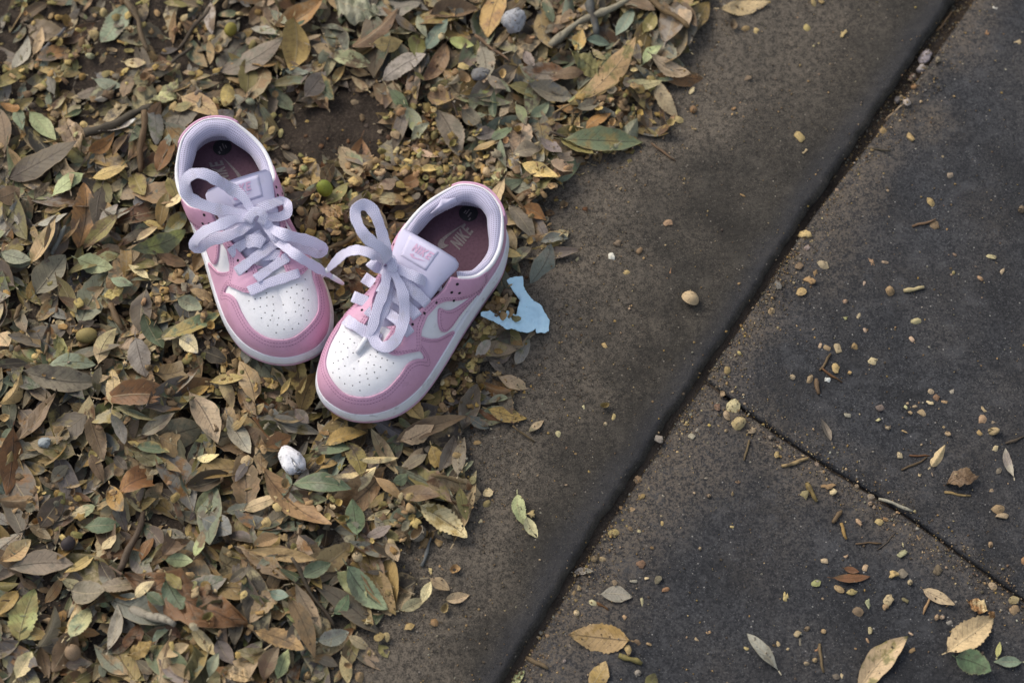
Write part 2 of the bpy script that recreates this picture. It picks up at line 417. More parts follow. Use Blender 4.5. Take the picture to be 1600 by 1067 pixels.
def gap_fill_z(x, y, q):
    return min(SLAB_Z-.0046+.0036*float(smooth(.24, .02, y))+.0013*nz(x*70, y*70, 8), SLAB_Z-(.0003 if -q < float(gap(y))+.001 else .0022))
def pavement():
    root = empty('pavement', (0, 0, SLAB_Z)); root['kind'] = 'structure'
    ys = np.linspace(-1.4, 1.5, 500); qs = np.linspace(.004, -.0215, 8)
    V = []
    for y in ys:
        for q in qs:
            x = float(xe(y))-q/CA; V.append((x, y, gap_fill_z(x, y, q)-SLAB_Z))
    mk('joint_sand', V, grid_faces(len(ys), len(qs)), M['sand'], root)
    # sand bed under the slabs, seen in the joint between them
    a = FORK-JD*.05; b = FORK+JD*2
    V = []; n = 300
    for t in np.linspace(0, 1, n):
        for s in (-.02, -.004, .004, .02):
            p = a+(b-a)*t+JN*s; V.append((p[0], p[1], -.0055+.0012*nz(p[0]*80, p[1]*80, 2)))
    mk('joint_sand', V, grid_faces(n, 4), M['sand'], root)
    def slab(f_list, z, seed):
        gx = np.concatenate([np.arange(-.75, .52, .0085), np.arange(.52, 2.0, .08)]); gy = np.concatenate([np.arange(-1.3, -.42, .06), np.arange(-.42, .5, .0085), np.arange(.5, 1.4, .06)])
        X, Y = np.meshgrid(gx, gy, indexing='ij'); V = np.stack([X.ravel(), Y.ravel(), np.zeros(X.size)], 1)
        F = tris(grid_faces(len(gx), len(gy)))
        keep = kq(V[:, 0], V[:, 1]) < .05
        F = F[keep[F].all(1)]
        fs = [f(V[:, 0], V[:, 1]) for f in f_list]
        for i in range(len(fs)):
            V, F, *r = clip(V, F, fs[i], fs[i+1:]); fs[i+1:] = [q.ravel() for q in r[1:]]
        x, y = V[:, 0], V[:, 1]
        n1 = np.array([nz(a*13, b*13, seed) for a, b in zip(x, y)]); n2 = np.array([nz(a*45, b*45, seed+3) for a, b in zip(x, y)])
        V[:, 2] = z-SLAB_Z+.0009*n1+.0003*n2
        q = -kq(x, y); j = jd(x, y)
        dust = .95*(1-smooth(.004, (.055 if seed == 1 else .085)+.04*n1, q))
        if seed == 1: dust = np.maximum(dust, .35*(1-smooth(.0, .05+.03*n1, j))*smooth(-.2, .3, n2+.2))
        else: dust = np.maximum(dust, .85*(1-smooth(.004, .055+.03*n1, -j))*(1-.5*smooth(.2, .35, x)))
        bx, by = at(1440, 190, SLAB_Z)[:2]
        dust = np.maximum(dust, (.9*np.exp(-(((x-bx)/.022)**2+((y-by)/.02)**2)))*(1+.5*n2))
        dust = np.maximum(dust, .20*np.clip(n1+.30, 0, 1))
        B = boundary(F); uq, inv = np.unique(B, return_inverse=True); inv = inv.reshape(-1, 2)
        e = 1e-4
        def g(P): return np.min([f(P[:, 0], P[:, 1]) for f in f_list], 0)
        P = V[uq]; G = np.stack([g(P+[e, 0, 0])-g(P-[e, 0, 0]), g(P+[0, e, 0])-g(P-[0, e, 0]), np.zeros(len(P))], 1)/(2*e)
        G /= np.maximum(np.linalg.norm(G, axis=1), 1e-6)[:, None]
        rings = [V]; n = len(V); FF = [F]; prev = uq; dd = [dust]
        for k, (o, dz) in enumerate(((.0009, -.0004), (.0016, -.0014), (.0019, -.003), (.0019, -.03))):
            rings.append(P-G*(o+.0004*n2[uq][:, None])+[0, 0, dz]); cur = n+k*len(uq)+np.arange(len(uq))
            a_, b_ = prev[inv[:, 0]] if k == 0 else prev[inv[:, 0]], prev[inv[:, 1]]
            FF += [np.stack([b_, a_, cur[inv[:, 0]]], 1), np.stack([b_, cur[inv[:, 0]], cur[inv[:, 1]]], 1)]
            prev = cur; dd.append(dust[uq]*.4)
        V = np.concatenate(rings); dust = np.concatenate(dd)
        mk('paving_slab', V, np.concatenate(FF), M['slab'], root, attrs={'dust': ('FLOAT', np.clip(dust, 0, 1)), 'smoothness': ('FLOAT', np.zeros(len(V)))})
    fk = lambda x, y: -kq(x, y)-gap(y)-.0022
    slab([fk, lambda x, y: jd(x, y)-.0026], SLAB_Z+.0012, 1)
    slab([fk, lambda x, y: -jd(x, y)-.0029], SLAB_Z-.0012, 21)
pavement()

# ------------------------------------------------------------------ height map on which everything that fell comes to rest
HX0, HX1, HY0, HY1, HC = -.62, .52, -.42, .48, .0016
NX, NY = int((HX1-HX0)/HC), int((HY1-HY0)/HC)
HM = np.zeros((NX, NY)); SHOE = np.zeros((NX, NY), bool)
def init_hm():
    xs = HX0+(np.arange(NX)+.5)*HC; ys = HY0+(np.arange(NY)+.5)*HC
    X, Y = np.meshgrid(xs, ys, indexing='ij'); q = kq(X, Y)
    HM[:] = np.where(q > 0, kerb_z(q), np.where(jd(X, Y) > 0, SLAB_Z+.0012, SLAB_Z-.0012))
    HM[(q < 0) & (-q < gap(Y))] = SLAB_Z-.004
    so = q > .2
    HM[so] = [soil_z(a, b) for a, b in zip(X[so], Y[so])]
init_hm()
def cell(x, y):
    return np.clip(((np.asarray(x)-HX0)/HC).astype(int), 1, NX-2), np.clip(((np.asarray(y)-HY0)/HC).astype(int), 1, NY-2)
def rest(V, lift=.0003, slope=.45, pct=78, upd=True):
    """lays the vertices V (given about z = 0) on what is below them"""
    i, j = cell(V[:, 0], V[:, 1]); h = HM[i, j]
    c = V[:, :2].mean(0); A = np.c_[np.ones(len(V)), V[:, :2]-c]
    try: p = np.linalg.lstsq(A, h, rcond=None)[0]
    except Exception: p = np.array([h.max(), 0, 0])
    g = np.hypot(p[1], p[2])
    if g > slope: p[1:] *= slope/g
    pl = A@p; z = V[:, 2]-np.percentile(V[:, 2], 25)
    up = np.percentile(h-(pl+z), pct)
    V = V.copy(); V[:, 2] = pl+z+up+lift
    if upd:
        for a in (-1, 0, 1):
            for b in (-1, 0, 1): np.maximum.at(HM, (i+a, j+b), V[:, 2]-.0002*(abs(a)+abs(b)))
    return V

# ------------------------------------------------------------------ the sneakers
OUT = catmull([(-2, 0), (2, 15), (11, 25.5), (33, 34), (60, 36), (90, 37.5), (115, 40), (140, 41.5), (158, 40), (175, 34.5), (189, 24), (197.5, 11), (200, -3), (198, -16),
               (190, -27), (175, -35), (158, -39), (140, -39.5), (115, -37), (90, -34.5), (60, -33), (33, -32.5), (11, -25), (2, -15)], 320, True)
def outl_normals(O):
    t = np.roll(O, -1, 0)-np.roll(O, 1, 0); n = np.stack([t[:, 1], -t[:, 0]], 1); n /= np.linalg.norm(n, axis=1)[:, None]
    if ((O-O.mean(0))*n).sum() < 0: n = -n
    return n
ON = outl_normals(OUT)
def tri_norm(V, F):
    N = np.zeros_like(V); fn = np.cross(V[F[:, 1]]-V[F[:, 0]], V[F[:, 2]]-V[F[:, 0]])
    for k in range(3): np.add.at(N, F[:, k], fn)
    return N/np.maximum(np.linalg.norm(N, axis=1), 1e-12)[:, None]
def last_surface():
    Fp = OUT-ON*3.0; x = OUT[:, 0]
    zF = 21.5-3.5*smooth(60, 150, x)+.5*smooth(160, 199, x)
    xs = 52+np.clip(x, 0, 199)*(163-52)/199
    gz = catmull([(52, 105), (65, 95), (75, 84), (88, 74), (100, 68), (115, 62), (130, 55.5), (142, 51), (152, 48), (163, 45)], 200)
    zG = np.interp(xs, gz[:, 0], gz[:, 1]); yG = -4*smooth(60, 90, xs)+2*smooth(135, 165, xs)
    h = np.linspace(0, 1, 76); ph = h*math.pi/2
    a = 1-np.cos(ph)**.84; b = np.sin(ph)**.86
    kk = (smooth(66, 92, x)*smooth(152, 122, x)*np.where(OUT[:, 1] > 0, .55, .2))[:, None]
    a = (a[None]*(1-kk)+(.60*b+.40*b**5)[None]*kk)
    X = Fp[:, None, 0]+(xs-Fp[:, 0])[:, None]*a; Y = Fp[:, None, 1]+(yG-Fp[:, 1])[:, None]*a; Z = zF[:, None]+(zG-zF)[:, None]*b
    # the collar stands open, wider than the heel of the sole
    wz = smooth(24, 60, Z)
    Y = Y*(1+wz*np.where(Y > 0, smooth(96, 64, X), smooth(116, 70, X))*(.24*smooth(4, 58, X)+.03))
    X = X-.5*wz*smooth(34, 0, X)
    # walking creases across the vamp
    cr = np.zeros_like(X)
    for cx, am in ((139, .4), (147, .3), (153, .2)):
        cr += am*np.exp(-((X-cx-.0006*(Y)**2*3)/1.7)**2)
    Z = Z-cr*smooth(.45, .8, h)[None, :]
    V = np.stack([X, Y, Z], -1).reshape(-1, 3)
    F = tris(grid_faces(len(OUT), len(h), True))
    N = tri_norm(V, F)
    c = V-np.array([90, 0, 25]); 
    if (N*c).sum() < 0: F = F[:, ::-1]; N = -N
    return V, F, N, (X, Y, Z)
LV, LF, LN, LG = last_surface()
ZTOP = catmull([(-12, 63), (-2, 63), (8, 61.5), (20, 57), (34, 53), (50, 52.5), (64, 55.5), (74, 60), (82, 65.5), (90, 75), (100, 120), (140, 260)], 300)
def ztop(x): return np.interp(x, ZTOP[:, 0], ZTOP[:, 1])
THROAT = np.array([0, -3])+np.array([(34, -27), (88, -23), (110, -18), (125, -14), (133, -9.5), (137, -4), (138, 0), (137, 4), (133, 9.5), (125, 14), (110, 18), (88, 23), (34, 27)])
WINDOW = catmull([(135, 33), (141, 30.5), (149, 28), (160, 27.5), (173, 24.5), (184.5, 16), (190.5, 3), (188, -11), (179.5, -22.5), (166, -28), (153, -29.5), (145, -31.5), (139, -32.5),
                  (138, -25), (137, -12), (136.5, 0), (136, 14), (134, 26)], 160, True)
SWOOSH = catmull([(100.5, 49), (105, 46), (109, 41), (110, 35.5), (106.5, 31), (99, 28.8), (88, 29), (74, 31.5), (58, 36), (45, 41), (36, 45), (46, 42.5), (58, 39.5), (72, 37.3), (84, 36.8), (91, 38.2), (96, 42), (98.5, 46)], 120, True)
REAR = np.array([(23.0, 100), (26, 104), (29, 109), (33, 115), (38, 120), (43, 124), (48, 127), (56, 130), (70, 132)])
EYELOW = np.array([(56, 40), (62, 39), (68, 40), (76, 41.5), (84, 44), (92, 49), (100, 52), (112, 51.5), (122, 48), (132, 43.5), (141, 39.5), (150, 36)])
def wordmark(wd, ht, shear=.22):
    """four upright slanted capitals as outlines in a wd x ht box"""
    b = .26
    L = {'N': [(0, 0), (b, 0), (b, .58), (1-b, 0), (1, 0), (1, 1), (1-b, 1), (1-b, .42), (b, 1), (0, 1)], 'I': [(0, 0), (.3, 0), (.3, 1), (0, 1)],
         'K': [(0, 0), (b, 0), (b, .36), (.66, 0), (1, 0), (.5, .52), (1, 1), (.66, 1), (b, .64), (b, 1), (0, 1)],
         'E': [(0, 0), (.85, 0), (.85, .2), (b, .2), (b, .4), (.75, .4), (.75, .6), (b, .6), (b, .8), (.85, .8), (.85, 1), (0, 1)]}
    out = []; x = 0; tot = 1+.3+1+.85+3*.2
    for c in 'NIKE':
        out.append([((x+px+0)*wd/tot+py*ht*shear, py*ht) for px, py in L[c]]); x += {'N': 1, 'I': .3, 'K': 1, 'E': .85}[c]+.2
    return out
MARK = [(0, 0.40), (.10, .14), (.24, .10), (.42, .20), (.70, .42), (1, .70), (.70, .52), (.45, .38), (.30, .33), (.22, .38), (.20, .50), (.24, .72), (.10, .60)]
def poly_tris(P):
    return np.array(tessellate_polygon([[Vector((a, b, 0)) for a, b in P]]))

class Shoe:
    def __init__(s, name, heel, toe, lat, base, label):
        s.lat = lat; h = np.array(heel); d = np.array(toe)-h; s.ang = math.atan2(d[1], d[0]); s.base = base
        s.root = empty(name, (h[0], h[1], base), s.ang); tag(s.root, label, 'sneaker')
        s.R = np.array([[math.cos(s.ang), -math.sin(s.ang)], [math.sin(s.ang), math.cos(s.ang)]]); s.h = h
        s.soup = Soup(); s.build()
    def emit(s, name, V, F, mat, parent=None, solid=False, **kw):
        V = np.asarray(V, float)*.001; V = V*[.98, s.lat, 1]; F = np.asarray(F)
        if s.lat < 0: F = F[:, ::-1]
        o = mk(name, V, F, mat, parent or s.root, **kw)
        if solid: s.soup.add(V, tris(F) if F.shape[1] == 4 else F)
        return o
    def world(s, V):
        V = np.asarray(V); W = V.copy(); W[:, :2] = V[:, :2]@s.R.T+s.h; W[:, 2] += s.base; return W
    def local(s, W):
        W = np.asarray(W, float); V = W.copy(); V[:, :2] = (W[:, :2]-s.h)@s.R; V[:, 2] -= s.base; return V
    def panel(s, name, fs, mat, t, stitch=(), keep_open=True):
        V, F, N = LV, LF, LN
        fl = list(fs(V)); fl = fl if isinstance(fl, list) else [fl]
        if keep_open: fl += [ztop(V[:, 0])-V[:, 2], -poly_sdf(THROAT, V[:, :2])]
        fl = [np.asarray(f, float) for f in fl]
        ok = np.min(fl, 0) > -6; F = F[ok[F].any(1)]
        k = 0
        while k < len(fl):
            r = clip(V, F, fl[k], [N]+fl[:k]+fl[k+1:])
            V, F, fk, N = r[0], r[1], r[2], r[3]; rest_ = [q.ravel() for q in r[4:]]
            fl = rest_[:k]+[fk]+rest_[k:]; k += 1
        N = N/np.linalg.norm(N, axis=1)[:, None]
        VV, FF = panel_solid(V, N, F, t, .8)
        o = s.emit(name, VV, FF, mat, solid=True)
        if stitch:
            n0 = len(fs(LV)); lim = np.min(fl[:n0], 0)
            S = Soup()
            for off in stitch:
                for ch in isochain(V+N*(t+.12), F, lim-off):
                    L = np.r_[0, np.cumsum(np.linalg.norm(np.diff(ch, axis=0), axis=1))]
                    for a in np.arange(.4, L[-1]-1.4, 2.3):
                        p = np.array([np.interp(a, L, ch[:, i]) for i in range(3)]); q = np.array([np.interp(a+1.5, L, ch[:, i]) for i in range(3)])
                        d = q-p; l = np.linalg.norm(d)
                        if l < .3 or l > 3: continue
                        i = np.argmin(((V-p)**2).sum(1)); nn = N[i]; sd_ = np.cross(nn, d/l)*.23
                        S.add(np.array([p-sd_, p+sd_, q+sd_, q-sd_, (p+q)/2+nn*.25]), np.array([[1, 0, 4], [2, 1, 4], [3, 2, 4], [0, 3, 4]]))
            if S.n: V2, F2 = S.VF(); st = s.emit('stitching', V2, F2, M['stitch'], o, smooth_=False); st['kind'] = 'stuff'
        return o
    def build(s):
        x = OUT[:, 0]; spring = 6*smooth(150, 199, x)**1.5+2.2*smooth(25, -2, x)
        def ring(prof, name, mat):
            rows = []
            for off, tau, dz in prof:
                z = spring*(1-tau)+(22.5-3.5*smooth(60, 150, x)+.5*smooth(160, 199, x))*tau+dz
                rows.append(np.c_[OUT+ON*off, z])
            V = np.stack(rows, 1).reshape(-1, 3); F = grid_faces(len(OUT), len(prof), True)
            return V, F
        # outsole with its flat bottom
        V, F = ring([(-9, 0, .4), (-2.2, 0, 0), (-.9, 0, .5), (-.4, 0, 1.6), (-.5, 0, 5.2), (-2.5, 0, 5.4)], 'outsole', None)
        k = len(V); V = np.r_[V, [[95, 0, 1.0]]]; n = len(OUT); F = tris(F)
        F = np.r_[F, [[(i+1) % n*6, i*6, k] for i in range(n)]]
        fo = tri_norm(V, F)
        s.emit('outsole', V, F if (fo[:k]*(V[:k]-[95, 0, 3])).sum() > 0 else F[:, ::-1], M['sole'], solid=True)
        V, F = ring([(-3, 0, 5.3), (-.6, 0, 5.3), (-.1, .26, 1.5), (.25, .45, .6), (.1, .68, 0), (-.5, .86, 0), (-.6, .90, 0), (-1.15, .915, 0), (-.7, .935, 0), (-.9, .985, 0), (-1.6, 1.03, 0), (-3.2, 1.03, 0), (-6, .99, 0)], 'midsole', None)
        F = tris(F); fo = tri_norm(V, F); F = F if (fo*(V-[95, 0, 12])).sum() > 0 else F[:, ::-1]
        o = s.emit('midsole', V, F, M['rubber'], solid=True, attrs={'yellowing': ('FLOAT', (smooth(8, -18, V[:, 1])*smooth(196, 150, V[:, 0]) if s.lat < 0 else 0*V[:, 0])*.9)})
        # white leather below the overlays
        s.panel('toe_box', lambda V: [V[:, 0]-124], M['white'], .0)
        s.panel('quarter', lambda V: [124-V[:, 0]], M['white'], .0)
        zz = lambda V: V[:, 2]
        def mud(V):
            return [-poly_sdf(WINDOW, V[:, :2]), V[:, 0]-np.interp(V[:, 2], REAR[:, 0], REAR[:, 1])]
        s.panel('toe_overlay', mud, M['pink'], 1.3, (1.5, 3.0))
        def heel(V):
            return [np.interp(V[:, 2], [20, 28, 36, 46, 54, 70], [67, 62.5, 60, 60, 62, 70])-V[:, 0]]
        s.panel('heel_overlay', heel, M['pink'], 1.1, (1.6,))
        s.panel('heel_tab', lambda V: [V[:, 2]-(44+V[:, 0]*.25), 15-V[:, 0]], M['pink'], 2.6, (1.5,))
        for sg, nm in ((1, 'lateral'), (-1, 'medial')):
            def eye(V, sg=sg):
                y = (V[:, 1]+3)*sg
                return [V[:, 2]-np.interp(V[:, 0], EYELOW[:, 0], EYELOW[:, 1]), V[:, 0]-58, (151-V[:, 0])-((y-17)/5.2)**2*2.0, y-(9.5-3*smooth(137, 120, V[:, 0]))]
            s.panel('eyestay', eye, M['pink'], 2.2, (1.6, 3.1))
            def sw(V, sg=sg):
                return [np.where(V[:, 1]*sg > 5, poly_sdf(SWOOSH, V[:, [0, 2]]), -9)]
            s.panel('side_mark', sw, M['pink'], 1.7, (1.5,))
        s.collar(); s.insole(); s.tongue()
        # perforations of the toe box
        bl = BVHTree.FromPolygons([Vector(v) for v in LV], LF.tolist())
        s.bl = bl
        S = Soup()
        for px, py in PERF:
            s.disc(S, px, py, .47 if (px, py) != PERF[-1] else 1.0)
        V2, F2 = S.VF(); o = s.emit('perforations', V2, F2, M['dark'], smooth_=False); o['kind'] = 'stuff'
        S = Soup()
        for sg in (1, -1):
            for px, py, r in ((86, 24.0, 1.25), (80, 25.2, 1.25), (88, 26.6, 1.2), (82, 28.0, 1.2), (100, 22.5, 1.1), (112, 20.5, 1.1), (124, 18.5, 1.1), (135, 16.5, 1.1)):
                s.disc(S, px, py*sg-(3 if px > 95 or sg < 0 else 0), r, 2.3)
        V2, F2 = S.VF(); o = s.emit('eyelets', V2, F2, M['dark'], smooth_=False); o['kind'] = 'stuff'
        V, F = s.soup.VF(); s.W = s.world(V)
        s.bvh = BVHTree.FromPolygons([Vector(v) for v in s.W], F.tolist())
    def disc(s, S, x, y, r, lift=.06):
        h, n, *_ = s.bl.ray_cast(Vector((x, y, 200)), Vector((0, 0, -1)))
        if h is None: return
        h = np.array(h); n = np.array(n); n = n if n[2] > 0 else -n
        a = np.cross(n, [0, 1, 0]); a /= np.linalg.norm(a); b = np.cross(n, a)
        th = np.arange(8)*math.pi/4
        V = h+n*(lift+.06)+r*(np.cos(th)[:, None]*a+np.sin(th)[:, None]*b)
        S.add(np.r_[V, [h+n*(lift+.02)]], np.array([[i, (i+1) % 8, 8] for i in range(8)]))
    def collar(s):
        X, Y, Z = LG; P = []
        n = len(OUT); order = list(range(n//2, n))+list(range(0, n//2))
        for i in order:
            d = Z[i]-ztop(X[i]); k = np.argmax(d > 0)
            if d[k] <= 0 or k == 0: continue
            t = -d[k-1]/(d[k]-d[k-1]); p = np.array([X[i, k-1]+(X[i, k]-X[i, k-1])*t, Y[i, k-1]+(Y[i, k]-Y[i, k-1])*t, Z[i, k-1]+(Z[i, k]-Z[i, k-1])*t])
            if p[0] < 92 and abs(p[1]) > (18 if p[0] > 30 else -1): P.append(p)
        P = resample(np.array(P), 170)
        s.top = P
        T = np.gradient(P, axis=0); T /= np.linalg.norm(T, axis=1)[:, None]
        I = np.stack([-T[:, 1], T[:, 0], 0*T[:, 0]], 1); I /= np.linalg.norm(I, axis=1)[:, None]
        if (I*(np.array([45, 0, 0])-P)).sum() < 0: I = -I
        fr = smooth(88, 68, P[:, 0])*.45+.55
        prof = [(.2, -2.2), (.4, -.8), (.9, .3), (2.0, 1.2), (3.6, 1.5), (5.4, .8), (7.0, -1.2), (8.0, -4.2), (8.4, -7.5), (7.2, -11), (5.2, -14.5), (4.0, -18), (3.6, -22), (3.4, -99)]
        rows = []; vv = 0; uvs = []; last = (0, 0); L = np.r_[0, np.cumsum(np.linalg.norm(np.diff(P, axis=0), axis=1))]
        for k, (a, b) in enumerate(prof):
            q = P+I*(a*fr*(1+(.32 if 2 < k < 9 else .1)*smooth(45, 8, P[:, 0])))[:, None]+np.array([0, 0, 1])*(b*(.5+.5*fr))[:, None]
            if b == -99: q[:, 2] = 33
            q[:, 2] = np.maximum(q[:, 2], 33)
            wob = .35*np.sin(L*.21+k*.7)*min(1, k/4)
            q[:, :2] += I[:, :2]*wob[:, None]
            rows.append(q); vv += math.hypot(a-last[0], max(b, -46)-max(last[1], -46)); last = (a, b)
            uvs.append(np.stack([L*.001, np.full(len(P), vv*.001), 0*L], 1))
        V = np.stack(rows, 1).reshape(-1, 3); U = np.stack(uvs, 1).reshape(-1, 3)
        F = tris(grid_faces(len(P), len(prof)))
        o = s.emit('collar_lining', V, F, M['lining'], attrs={'luv': ('FLOAT_VECTOR', U)}, solid=True)
        # white piping along the outer edge
        S = Soup(); s.emit('collar_piping', *tube(P-I*.2+[0, 0, -.3], np.interp(P[:, 0], [8, 30], [.8, 1.75]), 8), M['white'])
    def insole(s):
        O = OUT-ON*(4.5+11*smooth(55, 88, OUT[:, 0]))[:, None]; O = O[O[:, 0] < 150]
        i = np.argmax(np.linalg.norm(np.diff(O, axis=0), axis=1)); O = np.roll(O, -i-1, 0)
        V = np.c_[O, INS_Z-8*smooth(62, 150, O[:, 0])]; V = np.r_[V, [[58, 0, INS_Z]]]; k = len(O)
        F = np.array([[i, (i+1) % k, k] for i in range(k)])
        if tri_norm(V, F)[:, 2].sum() < 0: F = F[:, ::-1]
        o = s.emit('insole', V, F, M['insole'], solid=True)
        # printed capitals, curved mark and round sticker on the heel of the insole (local x runs to the toe)
        S = Soup()
        ox, oy = INS_TEXT; oy += 4*s.lat
        for P in wordmark(19, 10):
            # read from the toe towards the heel
            S.add(np.array([(ox-a, oy-b*s.lat, INS_Z+.35) for a, b in P]), poly_tris(P))
        V2, F2 = S.VF(); N = tri_norm(V2, F2); s.emit('insole_lettering', V2, fix_up(V2, F2), M['greyprint'], o, smooth_=False)
        mx, my = INS_MARK
        V2 = np.array([(mx-a*30, my+(b-.4)*13, INS_Z+.35) for a, b in MARK]); F2 = poly_tris(MARK)
        s.emit('insole_mark', V2, fix_up(V2, F2), M['greyprint'], o, smooth_=False)
        th = np.linspace(0, 2*math.pi, 20, endpoint=False); cx, cy = INS_STICK
        V2 = np.c_[cx+7.2*np.cos(th), cy+7.2*np.sin(th), np.full(20, INS_Z+.45)]; V2 = np.r_[V2, [[cx, cy, INS_Z+.45]]]
        F2 = np.array([[i, (i+1) % 20, 20] for i in range(20)]); st = s.emit('sticker', V2, fix_up(V2, F2), M['black'], o, smooth_=False)
        S = Soup()
        for (a, b, w_, h_) in ((-1.5, 1, 4.5, 1), (-3, -1.5, 5, .8), (-1, -3.2, 3, .8), (2.5, 3, 2.4, 1.2)):
            S.add(np.array([(cx+a, cy+b, INS_Z+.6), (cx+a+w_, cy+b, INS_Z+.6), (cx+a+w_, cy+b+h_, INS_Z+.6), (cx+a, cy+b+h_, INS_Z+.6)]), np.array([[0, 1, 2], [0, 2, 3]]))
        V2, F2 = S.VF(); s.emit('sticker_print', V2, fix_up(V2, F2), M['greyprint'], o, smooth_=False)
    def tong(s, u, v):
        """tongue top surface: u 0 (front) .. 1 (free end), v -1 .. 1"""
        c = TON; x = np.interp(u, c[:, 0], c[:, 1]); z = np.interp(u, c[:, 0], c[:, 2]); w_ = np.interp(u, c[:, 0], c[:, 3])
        y = v*w_-3.0-1.5*u; z = z-6.0*np.abs(v)**2.2+.8*np.sin(v*3+u*7)*u
        return np.stack([x-2.5*np.abs(v)**2*u, y, z], -1)
    def tongue(s):
        nu, nt = 40, 40; rows = []
        for u in np.linspace(0, 1, nu):
            th = np.linspace(0, 2*math.pi, nt, endpoint=False)
            e = 1 if u < .9 else math.sqrt(max(0, 1-((u-.9)/.1)**2))*.85+.15
            v = np.sign(np.cos(th))*np.abs(np.cos(th))**.75; t = np.sign(np.sin(th))*np.abs(np.sin(th))**.4
            p = s.tong(np.full(nt, u), v*(.80+.20*e)*(1 if u > .5 else .97)); thick = (2.4+1.6*u)*e
            p[:, 2] += t*thick-thick; p[:, 0] += (t-1)*thick*.45*u
            rows.append(p)
        V = np.array(rows).reshape(-1, 3); F = tris(grid_faces(nu, nt)); 
        Fw = []
        for i in range(nu-1):
            a, b = i*nt+nt-1, i*nt; Fw += [[a, b, b+nt], [a, b+nt, a+nt]]
        k = len(V); V = np.r_[V, [V[(nu-1)*nt:].mean(0)]]
        cap = [[(nu-1)*nt+j, (nu-1)*nt+(j+1) % nt, k] for j in range(nt)]
        F = np.r_[F, Fw]; N = tri_norm(V[:k], F)
        if N[:, 2][::nt].size and (N*(V[:k]-np.repeat(np.array(rows).mean(1), nt, 0))).sum() < 0: F = F[:, ::-1]; cap = [c[::-1] for c in cap]
        F = np.r_[F, np.array(cap)]
        o = s.emit('tongue', V, F, M['tongue'], solid=True)
        def patch(u0, u1, v0, v1, n, m_, lift):
            U, W = np.meshgrid(np.linspace(u0, u1, n), np.linspace(v0, v1, m_), indexing='ij')
            p = s.tong(U.ravel(), W.ravel()); p[:, 2] += lift; p[:, 0] += lift*.4; return p, tris(grid_faces(n, m_))
        p, f = patch(.73, .965, -.50*s.lat-.1, .50*s.lat-.1, 8, 12, .12); f = fix_up(p, f)
        N = tri_norm(p, f); VV, FF = panel_solid(p, N, f, .02, .5)
        t_ = s.emit('tongue_tag', VV, FF, M['tag'], o, solid=True, smooth_=False)
        # pink woven capitals with the curved mark below them; read from the toe side, letter tops towards the heel
        S = Soup(); du = .085; d = s.lat
        for P in wordmark(.62, 1, 0.0):
            P = np.array(P); c0 = np.array(P)
            uu = .845+c0[:, 1]*du; vv = d*((-.31+c0[:, 0])*1.0+(c0[:, 1]-.5)*.05)
            q = s.tong(uu, vv*TAGDIR); q[:, 2] += .5; q[:, 0] += .15; S.add(q, fix_up(q, poly_tris(P.tolist())))
        P = np.array(MARK); q = s.tong(.775+P[:, 1]*.07, d*(-.33+P[:, 0]*.62)*TAGDIR); q[:, 2] += .5; q[:, 0] += .15; S.add(q, fix_up(q, poly_tris(MARK)))
        V2, F2 = S.VF(); s.emit('tag_lettering', V2, F2, M['pinkprint'], o, smooth_=False)
    # laces
    def lay(s, pts):
        out = []
        for px, py, l in pts:
            if isinstance(l, tuple): out.append(at(px, py, s.base+l[0]*.001)); continue
            D = ray(px, py); D /= np.linalg.norm(D)
            h, n, *_ = s.bvh.ray_cast(Vector(CAMP), Vector(D))
            if h is None: out.append(None); continue
            n = np.array(n); n = n if n[2] > 0 else -n
            out.append(np.array(h)+(n*.5+[0, 0, .5])*l*.00075)
        for i, p in enumerate(out):
            if p is None:
                k = min((j for j in range(len(out)) if out[j] is not None), key=lambda j: abs(j-i)); out[i] = at(pts[i][0], pts[i][1], out[k][2])
        return np.array(out)
    def lace(s, name, pts, wd=8.4, th=.8, ref=(0, -.3, 1), n=None, tip=False, twist=(0, 0), ends=(1, 1), parent=None):
        P = s.lay(pts); P = catmull(P, 12*len(P)) if len(P) > 2 else P
        P = resample(P, n or max(14, int(np.linalg.norm(np.diff(P, axis=0), axis=1).sum()/.0022)))
        for _ in range(2): P[1:-1] = P[1:-1]*.5+(P[:-2]+P[2:])*.25
        Lc = np.r_[0, np.cumsum(np.linalg.norm(np.diff(P, axis=0), axis=1))]
        V, F, U = ribbon(P, wd*.00088, th*.001, ref, twist, ends)
        o = mk(name, s.local(V), F, M['lace'], s.root, attrs={'luv': ('FLOAT_VECTOR', U)}); crease(o)
        if tip:
            a = P[-1]; d = P[-1]-P[-3]; d /= np.linalg.norm(d); q = np.array([a-d*.002, a+d*.003, a+d*.007, a+d*.0112]); V, F = tube(q, np.array([.0021, .002, .0018, .0014]), 8)
            mk('lace_tip', s.local(V), F, M['aglet'], o)
        return o
def fix_up(V, F):
    F = np.asarray(F); n = np.cross(V[F[:, 1]]-V[F[:, 0]], V[F[:, 2]]-V[F[:, 0]]); F = F.copy(); b = n[:, 2] < 0; F[b] = F[b][:, ::-1]; return F
